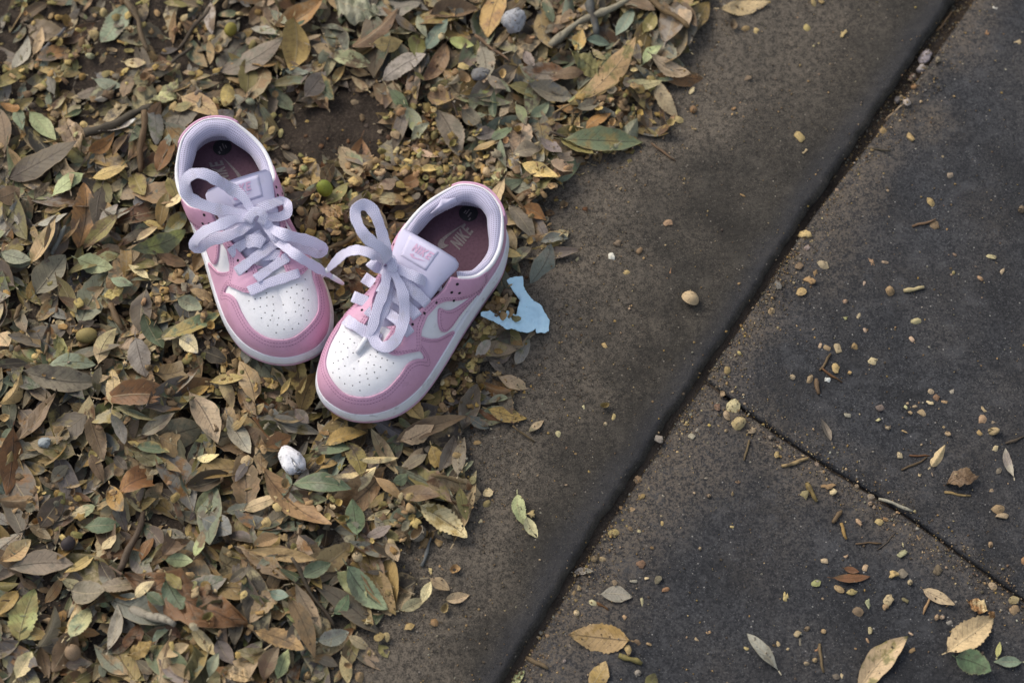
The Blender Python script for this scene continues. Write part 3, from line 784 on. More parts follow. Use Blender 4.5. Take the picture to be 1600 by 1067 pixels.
def tube(P, r, k=7, caps=True, jit=None):
    P = np.asarray(P, float); T = np.gradient(P, axis=0); T /= np.maximum(np.linalg.norm(T, axis=1), 1e-9)[:, None]
    ref = np.array([0, 0, 1.]) if abs(T[0, 2]) < .8 else np.array([1., 0, 0]); V = []
    for i in range(len(P)):
        a = np.cross(T[i], ref); a /= np.linalg.norm(a); b = np.cross(a, T[i]); 
        th = np.arange(k)*2*math.pi/k; rr = r[i]*(np.ones(k) if jit is None else 1+jit[i])
        V.append(P[i]+(np.cos(th)*rr)[:, None]*a+(np.sin(th)*rr)[:, None]*b)
    V = np.concatenate(V); n = len(P); F = []
    for i in range(n-1):
        for j in range(k):
            a, b = i*k+j, i*k+(j+1) % k; F += [[a, a+k, b+k], [a, b+k, b]]
    if caps:
        V = np.r_[V, [P[0]], [P[-1]]]
        for j in range(k): F += [[n*k, j, (j+1) % k], [n*k+1, (n-1)*k+(j+1) % k, (n-1)*k+j]]
    return V, np.array(F)
def ribbon(P, wd, th, ref, twist, ends):
    n = len(P); T = np.gradient(P, axis=0); T /= np.linalg.norm(T, axis=1)[:, None]; k = 12
    ref = np.asarray(ref, float); N = None; V = []; U = []; Lc = np.r_[0, np.cumsum(np.linalg.norm(np.diff(P, axis=0), axis=1))]
    ca = np.array([1, .96, .62, 0, -.62, -.96, -1, -.96, -.62, 0, .62, .96]); sa = np.array([0, .85, 1.05, .9, 1.05, .85, 0, -.85, -1.05, -.9, -1.05, -.85])
    for i in range(n):
        m = ref-T[i]*(ref@T[i]); l = np.linalg.norm(m)
        if N is None: N = m/max(l, 1e-6)
        else:
            N = N-T[i]*(N@T[i]); N /= max(np.linalg.norm(N), 1e-6)
            if l > .25:
                m = m/l
                if m@N < 0: m = -m
                N = N*.7+m*.3; N /= np.linalg.norm(N)
        f = i/(n-1); tw = twist[0]+(twist[1]-twist[0])*f; B = np.cross(T[i], N)
        Nt = N*math.cos(tw)+B*math.sin(tw); Bt = np.cross(T[i], Nt)
        e0 = ends[0]+(1-ends[0])*min(1, f/.18); e1 = ends[1]+(1-ends[1])*min(1, (1-f)/.18); ww = wd*min(e0, e1)*(1+.07*math.sin(Lc[i]*310)+.05*math.sin(Lc[i]*730+1)); tt = th*(1+.15*math.sin(Lc[i]*500))*(1+.8*(1-min(e0, e1)))
        cup = .03*wd*(ca**2)
        V.append(P[i]+(ca*ww/2)[:, None]*Bt+(sa*tt/2-cup*.5)[:, None]*Nt)
        U.append(np.stack([np.full(k, Lc[i]), ca*wd/2, sa], 1))
    V = np.concatenate(V); U = np.concatenate(U); F = []
    for i in range(n-1):
        for j in range(k):
            a, b = i*k+j, i*k+(j+1) % k; F += [[a, a+k, b+k], [a, b+k, b]]
    V = np.r_[V, [V[:k].mean(0)], [V[-k:].mean(0)]]; U = np.r_[U, U[:1], U[-1:]]
    for j in range(k): F += [[n*k, j, (j+1) % k], [n*k+1, (n-1)*k+(j+1) % k, (n-1)*k+j]]
    F = np.array(F); nn = tri_norm(V, F)
    c = np.repeat(P, k, 0)
    if (nn[:n*k]*(V[:n*k]-c)).sum() < 0: F = F[:, ::-1]
    return V, F, U
def crease(o, k=12, at_=(1, 5, 7, 11)):
    me = o.data; e = np.zeros(len(me.edges)*2, np.int32); me.edges.foreach_get('vertices', e); e = e.reshape(-1, 2); n = len(me.vertices)-2
    sh = (e[:, 0] % k == e[:, 1] % k) & np.isin(e[:, 0] % k, at_) & (e < n).all(1)
    a = me.attributes.new('sharp_edge', 'BOOLEAN', 'EDGE'); a.data.foreach_set('value', sh)
TON = np.array([(0, 139, 51.5, 11), (.2, 124, 57.5, 15.5), (.45, 107, 64.5, 20), (.7, 91, 70, 22), (.85, 82, 73.5, 24.5), (1, 71.5, 77, 27)])
BASE = .012
LH, LT = (-.2335, .1525), (-.1545, -.0290)      # heel and toe of the sneaker whose toe points down right
RH, RT = (-.0175, .0930), (-.1285, -.0725)
# the holes of the toe box, measured on one sneaker
_pz = [(763, 485), (715, 524), (746, 553), (777, 540), (684, 543), (656, 565), (715, 573), (677, 597), (750, 597), (782, 600), (535, 577), (573, 595), (538, 600), (500, 604), (468, 608), (430, 615),
       (460, 658), (497, 650), (537, 645), (575, 637), (633, 636), (702, 624), (727, 637), (754, 647), (780, 660), (577, 671), (525, 682), (649, 681), (706, 673), (738, 691), (502, 708), (567, 697),
       (605, 711), (555, 721), (664, 720), (770, 711), (540, 748), (597, 745), (722, 735), (587, 783), (635, 767), (684, 763), (760, 765), (628, 813), (700, 808), (752, 798)]
def _to_local(px, py, z, H, T, lat):
    p = at(px, py, z)[:2]-np.array(H); d = np.array(T)-np.array(H); d /= np.linalg.norm(d); n = np.array([-d[1], d[0]])*lat
    return float(p@d)*1000, float(p@n)*1000
PERF = [_to_local(280+a/3.81, 320+b/3.81, .052, LH, LT, -1) for a, b in _pz]
INS_DIR, TAGDIR = -1, 1
INS_TEXT = (47, 1); INS_MARK = (55, -8); INS_STICK = (17, -7); INS_Z = 36.5
left = Shoe('sneaker', LH, LT, -1, BASE, 'pink and white sneaker whose toe touches the other one, heel nearer the bare soil')
right = Shoe('sneaker', RH, RT, 1, BASE, 'pink and white sneaker beside the blue paper scrap, with one lace loop standing up')
left.root['group'] = right.root['group'] = 'pair of sneakers on the leaf litter'
# --- laces of the left-hand sneaker in the photograph
s = left
s.lace('lace_bar', [(389, 456, 1.0), (410, 448, 3.2), (430, 441, 4), (450, 434, 3.2), (468, 427, 1.0)])
s.lace('lace_bar', [(400, 437, 2), (424, 420, 2.5), (450, 402, 2)], wd=8)
s.lace('lace_bar', [(370, 426, 1.2), (388, 413, 3.6), (408, 398, 4.2), (428, 383, 3.8), (448, 371, 2)])
s.lace('lace_bar', [(409, 401, 3), (432, 400, 4.6), (462, 396, 2)])
s.lace('lace_bar', [(360, 397, 1.2), (376, 386, 3.6), (394, 376, 4), (410, 367, 3)])
s.lace('lace_bar', [(386, 380, 4.2), (401, 378, 5.4), (412, 384, 4.8)], wd=11)
s.lace('lace_bar', [(340, 372, 1.5), (362, 366, 4.2), (382, 358, 5.5), (396, 350, 6)])
s.lace('lace_loop', [(399, 345, 9), (381, 314, 11), (360, 299, 11), (341, 283, (92,)), (321, 272, (97,)), (300, 272, (96,)), (288, 285, (90,)), (290, 303, (84,)), (307, 316, (79,)), (335, 326, (76,)), (366, 334, 7), (397, 340, 8)], wd=9.6, ends=(.5, .5))
s.lace('lace_loop', [(398, 347, 8.5), (372, 346, 10), (343, 352, (80,)), (318, 363, (70,)), (304, 377, (60,)), (303, 389, (54,)), (314, 386, (54,)), (330, 375, (60,)), (352, 370, (66,)), (380, 362, 6), (398, 350, 6)], wd=9.6, ends=(.5, .5))
s.lace('lace_loop', [(404, 346, 8.5), (420, 360, 9), (443, 366, (72,)), (470, 373, (62,)), (496, 381, (52,)), (506, 389, (47,)), (502, 396, (44,)), (484, 391, (48,)), (458, 381, (56,)), (432, 371, (66,)), (408, 350, 6)], wd=9.4, ends=(.5, .5))
s.lace('lace_bar', [(404, 330, 5), (424, 322, 6), (441, 315, 3), (450, 322, (60,)), (449, 334, (57,)), (434, 341, 3), (410, 344, 5)], wd=8.4)
s.lace('lace_end', [(404, 347, 10.5), (420, 360, 12), (438, 376, 13), (462, 398, (70,)), (488, 414, (58,)), (508, 426, (46,)), (521, 434, (38,))], wd=8.2, tip=True, ends=(.5, .35))
s.lace('lace_knot', [(389, 351, 9), (396, 340, 12.5), (405, 338, 13.5), (412, 346, 12), (408, 354, 9.5)], wd=8, th=4.5)
# --- laces of the right-hand sneaker
s = right
s.lace('lace_bar', [(540, 499, 1), (552, 508, 3.4), (566, 517, 4.2), (580, 526, 3), (596, 531, 2)], wd=9.4)
s.lace('lace_bar', [(551, 463, 1.2), (566, 471, 3.6), (586, 479, 4.4), (606, 490, 4), (626, 506, 3.6), (641, 523, 1)], wd=9)
s.lace('lace_bar', [(568, 433, 1.2), (583, 442, 3.8), (600, 453, 4.6), (620, 466, 4.4), (640, 482, 3), (652, 496, 1)], wd=9)
s.lace('lace_bar', [(578, 408, (66,)), (586, 416, 4), (598, 424, 6), (610, 430, 7)], wd=9)
s.lace('lace_bar', [(575, 495, 2.2), (592, 478, 2.6), (610, 462, 2.6)], wd=8)
s.lace('lace_bar', [(612, 430, 7), (634, 446, 6), (652, 461, 4), (668, 476, 1.2)], wd=9)
s.lace('lace_bar', [(612, 422, 8), (635, 430, 8), (660, 440, 6), (690, 450, 1.4)], wd=8.6)
s.lace('lace_loop', [(606, 418, 8), (604, 404, (88,)), (598, 389, (97,)), (578, 376, (104,)), (565, 361, (109,)), (556, 342, (111,)), (556, 327, (110,)), (567, 319, (108,)), (580, 325, (105,)), (590, 343, (101,)), (598, 368, (95,)), (607, 398, (88,)), (611, 416, 8)], wd=9.6, ends=(.5, .5), ref=(.55, -.5, .6))
s.lace('lace_end', [(604, 417, 9), (592, 404, (88,)), (575, 394, (92,)), (553, 391, (86,)), (535, 399, (72,)), (521, 412, (58,)), (511, 423, (46,))], wd=8.4, tip=True, ends=(.5, .35))
s.lace('lace_end', [(608, 422, 10), (610, 440, 13), (605, 463, 13.5), (594, 491, 12), (582, 517, 8), (571, 534, 5)], wd=8.4, tip=True, ends=(.5, .35))
s.lace('lace_loop', [(612, 421, 9.5), (622, 440, 11), (631, 464, 11.5), (631, 494, 10), (624, 526, 7.5), (610, 543, 5), (594, 543, 4.5), (584, 530, 6), (592, 508, 7), (604, 480, 8), (611, 450, 8), (610, 424, 7)], wd=9.2, ends=(.5, .5), ref=(.2, -.3, 1))
s.lace('lace_knot', [(594, 424, 9), (600, 413, 13), (611, 411, 14), (619, 420, 12.5), (616, 430, 9)], wd=8.5, th=4.8)
def mask_shoe(sh):
    P = sh.world(np.c_[OUT[:, 0]*.001, OUT[:, 1]*.001*sh.lat, 0*OUT[:, 0]])[:, :2]
    xs = HX0+(np.arange(NX)+.5)*HC; ys = HY0+(np.arange(NY)+.5)*HC
    i0, i1 = np.searchsorted(xs, [P[:, 0].min()-.004, P[:, 0].max()+.004]); j0, j1 = np.searchsorted(ys, [P[:, 1].min()-.004, P[:, 1].max()+.004])
    X, Y = np.meshgrid(xs[i0:i1], ys[j0:j1], indexing='ij')
    d = poly_sdf(P[::4], np.stack([X.ravel(), Y.ravel()], 1)).reshape(X.shape)
    SHOE[i0:i1, j0:j1] |= d > -.0008
mask_shoe(left); mask_shoe(right)

# a torn patch of lining inside the heel of the right-hand sneaker
def torn():
    s = right; px = [(672, 334), (684, 322), (690, 312), (702, 311), (712, 309), (714, 315), (704, 319), (699, 328), (689, 327), (681, 335)]
    P = s.local(s.lay([(a, b, (1.2 if i % 2 else 2.6)) for i, (a, b) in enumerate(px)])); c = s.local(s.lay([(693, 320, 3.0)]))
    V = np.r_[P, c]; n = len(P); F = np.array([[i, (i+1) % n, n] for i in range(n)]); F = fix_up(V, F)
    N = tri_norm(V, F); VV, FF = panel_solid(V, N, F, .0004, .0004); mk('torn_lining', VV, FF, M['tag'], s.root, smooth_=False)
torn()

# ------------------------------------------------------------------ what fell: geometry of leaves, husks, chips, twigs
PAL = {k: lin(v)*np.array([.93, .95, .90]) for k, v in dict(sage=(126, 128, 106), silver=(146, 138, 126), tan=(156, 127, 90), beige=(176, 152, 116), cream=(200, 182, 140), ochre=(152, 124, 74), yellow=(182, 156, 100),
    orange=(148, 108, 66), rust=(104, 71, 43), brown=(108, 87, 64), grey=(116, 105, 90), dark=(80, 69, 57), mauve=(114, 103, 96), pink=(164, 140, 114), olive=(126, 115, 70), green=(94, 104, 78),
    palegreen=(158, 160, 118), teal=(112, 122, 108), lime=(152, 150, 94), slate=(102, 102, 99), white=(215, 212, 205)).items()}
WORDS = dict(sage='grey-green', silver='silver-grey', tan='tan', beige='beige', cream='cream', ochre='ochre', yellow='yellow', orange='orange-brown', rust='rust-brown', brown='brown', grey='grey-brown',
    dark='dark brown', mauve='mauve-grey', pink='pinkish tan', olive='olive', green='green', palegreen='pale green', teal='blue-green', lime='yellow-green', slate='slate-grey', white='white')
def leaf_geo(L, W, kind='o', seg=10, half=3, curl=None, fold=None):
    """a leaf about the origin, its tip towards +x; kind o smooth, s toothed, c curled, t torn across, x crumpled"""
    if kind == 's': seg = 26 if seg > 12 else 14
    u = np.linspace(0, 1, seg+1); v = np.linspace(-1, 1, 2*half+1)
    if kind == 's': wp = np.sin(math.pi*u**.82)**.72
    else: wp = np.sin(math.pi*u**rng.uniform(.8, 1.0))**rng.uniform(.72, .95)
    wp[0] = .05; wp[-1] = .02
    cut = 1.0
    if kind == 't': cut = rng.uniform(.55, .72); u = u*cut; wp = np.sin(math.pi*u**.9)**.75; wp[0] = .05
    U, Vv = np.meshgrid(u, v, indexing='ij'); Wd = np.repeat(wp[:, None], 2*half+1, 1)
    tooth = np.ones_like(Wd)
    if kind == 's': tooth[1:-1:2, [0, -1]] = .94; tooth[2:-1:2, [0, -1]] = 1.03
    jit = rng.normal(0, .035, seg+1); asy = rng.uniform(-.06, .06)
    Y = W/2*Wd*tooth*(Vv*(1+asy*np.sign(Vv))+0)*(1+jit[:, None]*np.abs(Vv))
    X = L*(U/ (1 if kind != 't' else 1)-.5*cut)
    if kind == 't': X[-1] += rng.normal(0, .035*L, 2*half+1)
    X += (np.abs(Vv)*.05*L*(1-U))
    fold = rng.uniform(-.15, .5) if fold is None else fold
    curl = rng.uniform(-.4, .6) if curl is None else curl
    if kind == 'c': fold = rng.uniform(.5, .95)*rng.choice([1, 1, -1]); curl = rng.uniform(.3, .9)
    ph = rng.uniform(0, 6.28, 6); amp = .05 if kind != 'x' else .17
    Z = fold*np.abs(Y)+curl*L*.45*(U/cut-.5)**2*2
    Z = Z+rng.uniform(-.5, .5)*Y*(U-.5)*1.6
    Z = Z+amp*W*(np.sin(U*7.3+ph[0])*Vv*.6+np.sin(U*13+ph[1]+Vv*2.0)*np.abs(Vv)*.7+np.sin(U*23+ph[2]-Vv*3)*.25*np.abs(Vv))
    if kind == 'x': Z = Z+.12*W*np.sin(U*31+ph[3]+Vv*5); Y = Y*(1+.12*np.sin(U*19+ph[4]))
    Z = Z+X*rng.normal(0, .10)+Y*rng.normal(0, .24)
    Y = Y+rng.uniform(-.16, .16)*L*(U-.5)**2*2
    V = np.stack([X, Y, Z], -1).reshape(-1, 3); F = grid_faces(seg+1, 2*half+1)
    luv = np.stack([U, Vv, 0*U], -1).reshape(-1, 3); n = len(V)
    pl = L*rng.uniform(.05, .13); pw = max(.0005, W*.025); p0 = V[half]
    V = np.r_[V, [p0+[0, -pw, .0002], p0+[0, pw, .0002], p0+[-pl, pw*.7+pl*.2, .0006], p0+[-pl, -pw*.7+pl*.2, .0006]]]
    F = np.r_[F, [[n, n+1, n+2, n+3]]]; luv = np.r_[luv, np.tile([[.5, 0, 0]], (4, 1))]
    return V, F, luv
def rotz(V, a):
    c, s_ = math.cos(a), math.sin(a); V = V.copy(); x = V[:, 0]*c-V[:, 1]*s_; V[:, 1] = V[:, 0]*s_+V[:, 1]*c; V[:, 0] = x; return V
def shade(c, k=.10):
    return np.clip(c*(1+rng.normal(0, k))*(1+rng.normal(0, .035, 3)), .004, .9)
def in_shoe(V):
    i, j = cell(V[:, 0], V[:, 1]); return SHOE[i, j].any()
def lattr(V0, luv, col, col2):
    r = rng.uniform(0, 1); n = len(V0); lco = V0.copy(); lco[:, 2] = r*7+V0[:, 2]
    return dict(lco=lco, tint=np.tile(np.r_[col, 1], (n, 1)), tint_b=np.tile(np.r_[col2, 1], (n, 1)), luv=luv, rnd=np.full((n, 1), r))
TY = dict(lco='FLOAT_VECTOR', tint='FLOAT_COLOR', tint_b='FLOAT_COLOR', luv='FLOAT_VECTOR', rnd='FLOAT')
def put(name, V, F, mat, attr, cat, group=None):
    c = V.mean(0); o = mk(name, V-c, F, mat, attrs={k: (TY[k], a) for k, a in attr.items()}, loc=c)
    tag(o, None, cat, group); return o
def bit_geo(L, W, t, dome=False):
    """small things: d disc with a rim, h open husk, n lump, c flat chip, r ragged flake, s sliver"""
    if t == 's': L, W = L, max(W*.45, .0012)
    if t in 'dh':
        k, R = 10, 4; V = []; dep = .5 if t == 'h' else .22; sq = rng.uniform(.8, 1.1)
        rim = 1+rng.normal(0, .10, k)
        for i in range(R):
            f = (i+1)/R
            for j in range(k):
                a = j*2*math.pi/k; r = f*(rim[j] if i == R-1 else 1); V.append((L/2*r*math.cos(a), W/2*sq*r*math.sin(a), L*dep*f*f*(.9 if t == 'h' else (1 if i < R-1 else .75))))
        V.append((0, 0, 0)); V = np.array(V); flip = rng.random() < (.35 if t == 'h' else .5) or dome
        F = [[(R*k), j, (j+1) % k] for j in range(k)]
        for i in range(R-1):
            for j in range(k): a, b = i*k+j, i*k+(j+1) % k; F += [[a, a+k, b+k], [a, b+k, b]]
        if flip: V[:, 2] = L*dep-V[:, 2]
        V[:, 2] += .0003 if flip else .0009
        return V, np.array(F)
    if t == 'n':
        k, R = 9, 6; V = []
        for i in range(R+1):
            p = math.pi*i/R
            for j in range(k):
                a = 2*math.pi*j/k; d = np.array([math.sin(p)*math.cos(a), math.sin(p)*math.sin(a), math.cos(p)])
                q = 1+.16*nz(*(d*1.7+rng_off), 2); V.append(d*q*[L/2, W/2, min(L, W)*.38])
        V = np.array(V); V[:, 2] += min(L, W)*.3; F = tris(grid_faces(R+1, k)); Fw = [[i*k+k-1, i*k, (i+1)*k] for i in range(R)]+[[i*k+k-1, (i+1)*k, (i+1)*k+k-1] for i in range(R)]
        return V, np.r_[F, Fw]
    k = 7 if t == 'c' else (11 if t == 'r' else 6); a = np.sort(rng.uniform(0, 2*math.pi, k)+0) if t != 's' else np.linspace(0, 2*math.pi, k, endpoint=False)
    if t != 's': a = np.linspace(0, 2*math.pi, k, endpoint=False)+rng.normal(0, .22, k)
    r = 1+rng.normal(0, .10 if t == 'c' else (.24 if t == 'r' else .05), k); ex = .55 if t == 'c' else 1
    P = np.stack([L/2*r*np.sign(np.cos(a))*np.abs(np.cos(a))**ex, W/2*r*np.sign(np.sin(a))*np.abs(np.sin(a))**ex], 1); th = max(.0006, min(L, W)*rng.uniform(.12, .3)); bow = rng.uniform(-.12, .22)
    zt = th+bow*(P[:, 0]**2/(L/2)**2)*L*.5+rng.normal(0, th*.25, k)
    V = np.r_[np.c_[P*.9, zt], np.c_[P, zt-th*.45], np.c_[P*.95, zt-th*1.2], [[0, 0, th+rng.normal(0, th*.3)]]]
    F = [[3*k, i, (i+1) % k] for i in range(k)]
    for q in (0, k):
        for i in range(k): j = (i+1) % k; F += [[q+i, q+k+i, q+k+j], [q+i, q+k+j, q+j]]
    return V, np.array(F)
rng_off = np.zeros(3)
PL = []        # what gets a label: object, head of the label, pixel, rank
def px_scale(P): return (-(np.asarray(P)-CAMP)@BACK)*KPX
def place_leaf(p0, p1, W, kind, c1, c2, soup=None, seg=10, half=3, tries=1, pct=72, check=True):
    L = float(np.linalg.norm((p1-p0)[:2])); V, F, luv = leaf_geo(L, W, kind, seg, half)
    a = math.atan2(p1[1]-p0[1], p1[0]-p0[0]); V0 = V.copy(); V = rotz(V, a); V[:, :2] += ((p0+p1)/2)[:2]
    if float(xl(V[0, 1]))+.01 < V[:, 0].mean(): pct = 98
    if check and in_shoe(V):
        i, j = cell(V[:, 0], V[:, 1]); q = rest(V, pct=pct, upd=False)
        if q[SHOE[i, j], 2].max() > BASE+.002: return None
    V = rest(V, pct=pct); at_ = lattr(V0, luv, c1, c2)
    if soup is not None: soup.add(V, F, **at_); return True
    return put('fallen_leaf', V, F, M['leaf'], at_, 'leaf', 'leaves fallen on and beside the kerb')
# zones, in pixels of the photograph turned into places on the ground
BARE = [(at(a, b)[:2], at(a+r, b)[0]-at(a, b)[0], k) for a, b, r, k in ((520, 195, 80, 1.6), (465, 220, 50, 1.3), (585, 215, 45, 1.2), (560, 170, 45, 1.2))]
def leafiness(x, y):
    d = (xl(y)+.006*math.sin(y*90)+.005*nz(x*25, y*25, 1)-x)*CA
    k = float(smooth(-.004, .03, d))
    for c, r, w_ in BARE: k *= 1-min(1, w_*math.exp(-((x-c[0])**2+((y-c[1])*1.25)**2)/(r*r)*1.1))
    X, Y = to_px((x, y, 0))
    k *= 1-.68*float(smooth(210, 70, Y)*smooth(470, 330, X))
    k *= 1-.55*float(smooth(.05, .0, math.hypot(x-g0[0], y-g0[1])))
    return k
g0 = at(535, 330)[:2]
NAMES = list(PAL); PW = dict(sage=8, silver=7, tan=12, beige=10, cream=4, ochre=7, yellow=4, orange=2, rust=3, brown=12, grey=14, dark=9, mauve=5, pink=5, olive=9, green=3, palegreen=2, teal=2, lime=1, slate=4, white=0)
PWn = np.array([PW[k] for k in NAMES]); PWn = PWn/PWn.sum()
def rcol(): return NAMES[rng.choice(len(NAMES), p=PWn)]
def rxy(x0=-.58, x1=.16, y0=-.37, y1=.44):
    while True:
        x, y = rng.uniform(x0, x1), rng.uniform(y0, y1)
        if rng.random() < leafiness(x, y): return x, y
# ---------------- soil crumbs, then the deep litter
S = Soup()
for i in range(9000):
    if i < 5200:
        x, y = rng.uniform(-.58, .14), rng.uniform(-.37, .44)
        if kq(x, y) < .14 or rng.random() > .25+float(smooth(-.02, .02, xl(y)-x)): continue
    else: x, y = rxy()
    d = float(np.clip(rng.lognormal(-6.35, .5), .0006, .0052)); rng_off = rng.uniform(0, 50, 3)
    V, F = bit_geo(d, d*rng.uniform(.5, 1), 'c'); V = rotz(V, rng.uniform(0, 6.28)); V0 = V.copy(); V[:, :2] += (x, y)
    if in_shoe(V): continue
    ii, jj = cell(np.array([x]), np.array([y])); V[:, 2] += HM[ii[0], jj[0]]-.0003; HM[ii[0], jj[0]] = max(HM[ii[0], jj[0]], V[:, 2].max()-.0004)
    S.add(V, F, lco=V0+[0, 0, i*.01], tint=np.r_[shade(PAL[jr(['dark', 'brown', 'dark', 'grey', 'rust', 'dark', 'brown', 'ochre'])]*.75, .25), 1])
V, F = S.VF(); o = mk('soil_crumbs', V, F, M['bits'], attrs={k: (TY[k], S.cat(k)) for k in S.A}, kind='stuff')
S = Soup(); SB = Soup()
def husk_into(soup, x, y, d, t, col, sink=.0004, dome=False):
    global rng_off
    rng_off = rng.uniform(0, 50, 3)
    V, F = bit_geo(d, d*rng.uniform(.62, 1.0) if t in 'dhn' else d*rng.uniform(.4, .9), t, dome); V = rotz(V, rng.uniform(0, 6.28)); V0 = V.copy()
    tl = rng.normal(0, .28, 2); V[:, 2] += V[:, 0]*tl[0]+V[:, 1]*tl[1]; V[:, :2] += (x, y)
    if in_shoe(V): return None
    i, j = cell(V[:, 0], V[:, 1]); h = np.percentile(HM[i, j], 70); V[:, 2] += h-sink
    np.maximum.at(HM, (i, j), V[:, 2]-.0006)
    if soup is not None: soup.add(V, F, lco=V0+[0, 0, rng.uniform(0, 9)], tint=np.r_[col, 1]); return True
    return V, F, V0
HUSKC = ['ochre', 'yellow', 'tan', 'olive', 'ochre', 'brown', 'beige', 'tan', 'brown', 'grey', 'tan', 'olive', 'brown']
for i in range(5600):
    x, y = rxy(); c = rcol(); L = float(np.clip(rng.lognormal(-3.68, .43), .009, .06)); kind = jr(list('ooooosscctxoo'))
    W = L*(rng.uniform(.36, .55) if kind == 's' else rng.uniform(.22, .42)); a = rng.uniform(0, 6.28)
    p = np.array([x, y, 0]); d = np.array([math.cos(a), math.sin(a), 0])*L/2
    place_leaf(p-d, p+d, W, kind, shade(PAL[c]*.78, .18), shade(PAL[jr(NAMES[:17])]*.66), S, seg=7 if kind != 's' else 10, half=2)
    if i % 4 == 0:
        x, y = rxy(); husk_into(SB, x, y, rng.uniform(.003, .0085), jr(list('hddcrrcrrc')), shade(PAL[jr(HUSKC)]*.85, .18))
for i in range(3400):                # the litter goes on beyond the photograph's edge, thinning out
    x, y = rng.uniform(-1.0, .34), rng.uniform(-.75, .85)
    if (-.57 < x < .2 and -.36 < y < .43) or x > float(xl(y))-.01 or rng.random() < max(0, (math.hypot(x+.2, y)-.62)*1.9): continue
    c = rcol(); L = float(np.clip(rng.lognormal(-3.55, .35), .012, .055)); V, F, luv = leaf_geo(L, L*rng.uniform(.26, .46), 'o', 6, 2); V0 = V.copy(); V = rotz(V, rng.uniform(0, 6.28)); V[:, :2] += (x, y)
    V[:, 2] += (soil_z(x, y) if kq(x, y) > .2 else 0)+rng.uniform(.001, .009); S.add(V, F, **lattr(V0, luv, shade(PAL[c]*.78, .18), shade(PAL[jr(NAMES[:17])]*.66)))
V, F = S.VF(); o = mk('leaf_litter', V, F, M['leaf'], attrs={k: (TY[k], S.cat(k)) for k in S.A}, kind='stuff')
# clumps of husks around the sneakers, as in the photograph
for cx, cy, r, n in ((640, 250, 60, 70), (560, 330, 50, 70), (520, 350, 40, 40), (560, 420, 40, 25), (400, 600, 45, 60), (350, 560, 40, 40), (720, 590, 40, 90), (760, 520, 22, 40), (780, 490, 20, 25), (690, 250, 60, 60),
                     (740, 270, 50, 50), (470, 280, 40, 20), (60, 60, 80, 30), (170, 40, 80, 30), (300, 60, 80, 36), (240, 110, 90, 36), (100, 120, 90, 30), (640, 820, 40, 30), (330, 960, 60, 30), (90, 800, 40, 25), (850, 300, 30, 25),
                     (950, 190, 50, 40), (990, 150, 30, 30), (260, 560, 50, 30), (100, 550, 60, 25), (470, 800, 60, 30), (330, 460, 40, 20), (250, 460, 40, 20), (680, 190, 50, 40), (880, 60, 60, 30)):
    for _ in range(int(n*1.25)):
        X, Y = rng.normal(cx, r*.6), rng.normal(cy, r*.6); p = at(X, Y, .004)
        husk_into(SB, p[0], p[1], rng.uniform(.003, .009), jr(list('hddrcrcrcr')), shade(PAL[jr(HUSKC)], .16))
V, F = SB.VF(); o = mk('husk_litter', V, F, M['bits'], attrs={k: (TY[k], SB.cat(k)) for k in SB.A}, kind='stuff')

# ---------------- sticks
TW = [(197, 0, 230, 78, 10, 'brown'), (322, 0, 278, 67, 7, 'dark'), (132, 210, 240, 165, 15, 'dark'), (225, 180, 220, 265, 12, 'brown'), (858, 71, 990, -2, 12, 'silver'), (1012, -3, 1072, 57, 10, 'brown'), (922, -3, 930, 57, 13, 'slate'),
      (400, 57, 445, 102, 7, 'brown'), (862, 172, 960, 149, 3, 'tan'), (740, 62, 800, 102, 5, 'brown'), (505, 392, 556, 366, 10, 'brown'), (83, 405, 107, 360, 8, 'slate'), (785, 295, 822, 332, 7, 'brown'), (170, 475, 192, 512, 12, 'brown'),
      (75, 520, 72, 557, 6, 'brown'), (122, 503, 155, 507, 8, 'dark'), (184, 893, 226, 798, 13, 'dark'), (675, 750, 728, 760, 6, 'brown'), (660, 880, 671, 836, 6, 'slate'), (463, 882, 519, 984, 7, 'dark'), (800, 670, 836, 689, 4, 'brown'),
      (1170, 687, 1164, 719, 4, 'brown'), (1222, 729, 1262, 714, 6, 'tan'), (1262, 754, 1275, 784, 9, 'olive'), (1373, 778, 1425, 803, 5, 'silver'), (1408, 735, 1448, 716, 4, 'brown'), (1420, 712, 1452, 714, 3, 'rust'), (1475, 771, 1516, 775, 4, 'tan'),
      (1282, 1005, 1286, 1050, 5, 'brown'), (1455, 922, 1443, 959, 4, 'tan'), (1314, 817, 1323, 842, 6, 'ochre'), (1301, 816, 1316, 798, 7, 'brown'), (1337, 848, 1378, 849, 3, 'brown'), (1280, 580, 1298, 554, 4, 'brown'), (1275, 594, 1278, 618, 8, 'brown'),
      (1282, 577, 1316, 598, 4, 'rust'), (1350, 232, 1390, 241, 4, 'dark'), (1385, 186, 1412, 165, 3, 'pink'), (1466, 46, 1488, 13, 3, 'tan'), (1425, 356, 1461, 344, 4, 'brown'), (1411, 456, 1443, 452, 7, 'beige'), (822, 1025, 856, 1046, 7, 'brown'),
      (932, 940, 951, 953, 4, 'rust'), (967, 1023, 1003, 1037, 9, 'olive'), (200, 955, 279, 985, 16, 'silver'), (1372, 858, 1400, 830, 2, 'dark'), (1570, 693, 1600, 684, 4, 'dark'), (150, 320, 178, 345, 5, 'dark'), (30, 470, 22, 500, 8, 'brown'),
      (700, 150, 720, 185, 4, 'dark'), (612, 130, 640, 160, 3, 'brown'), (860, 210, 900, 220, 5, 'dark'), (262, 95, 300, 60, 6, 'dark'), (60, 70, 100, 40, 7, 'slate'), (340, 30, 372, 52, 5, 'brown'), (1020, 215, 1056, 245, 4, 'brown')]
CLOUD = []
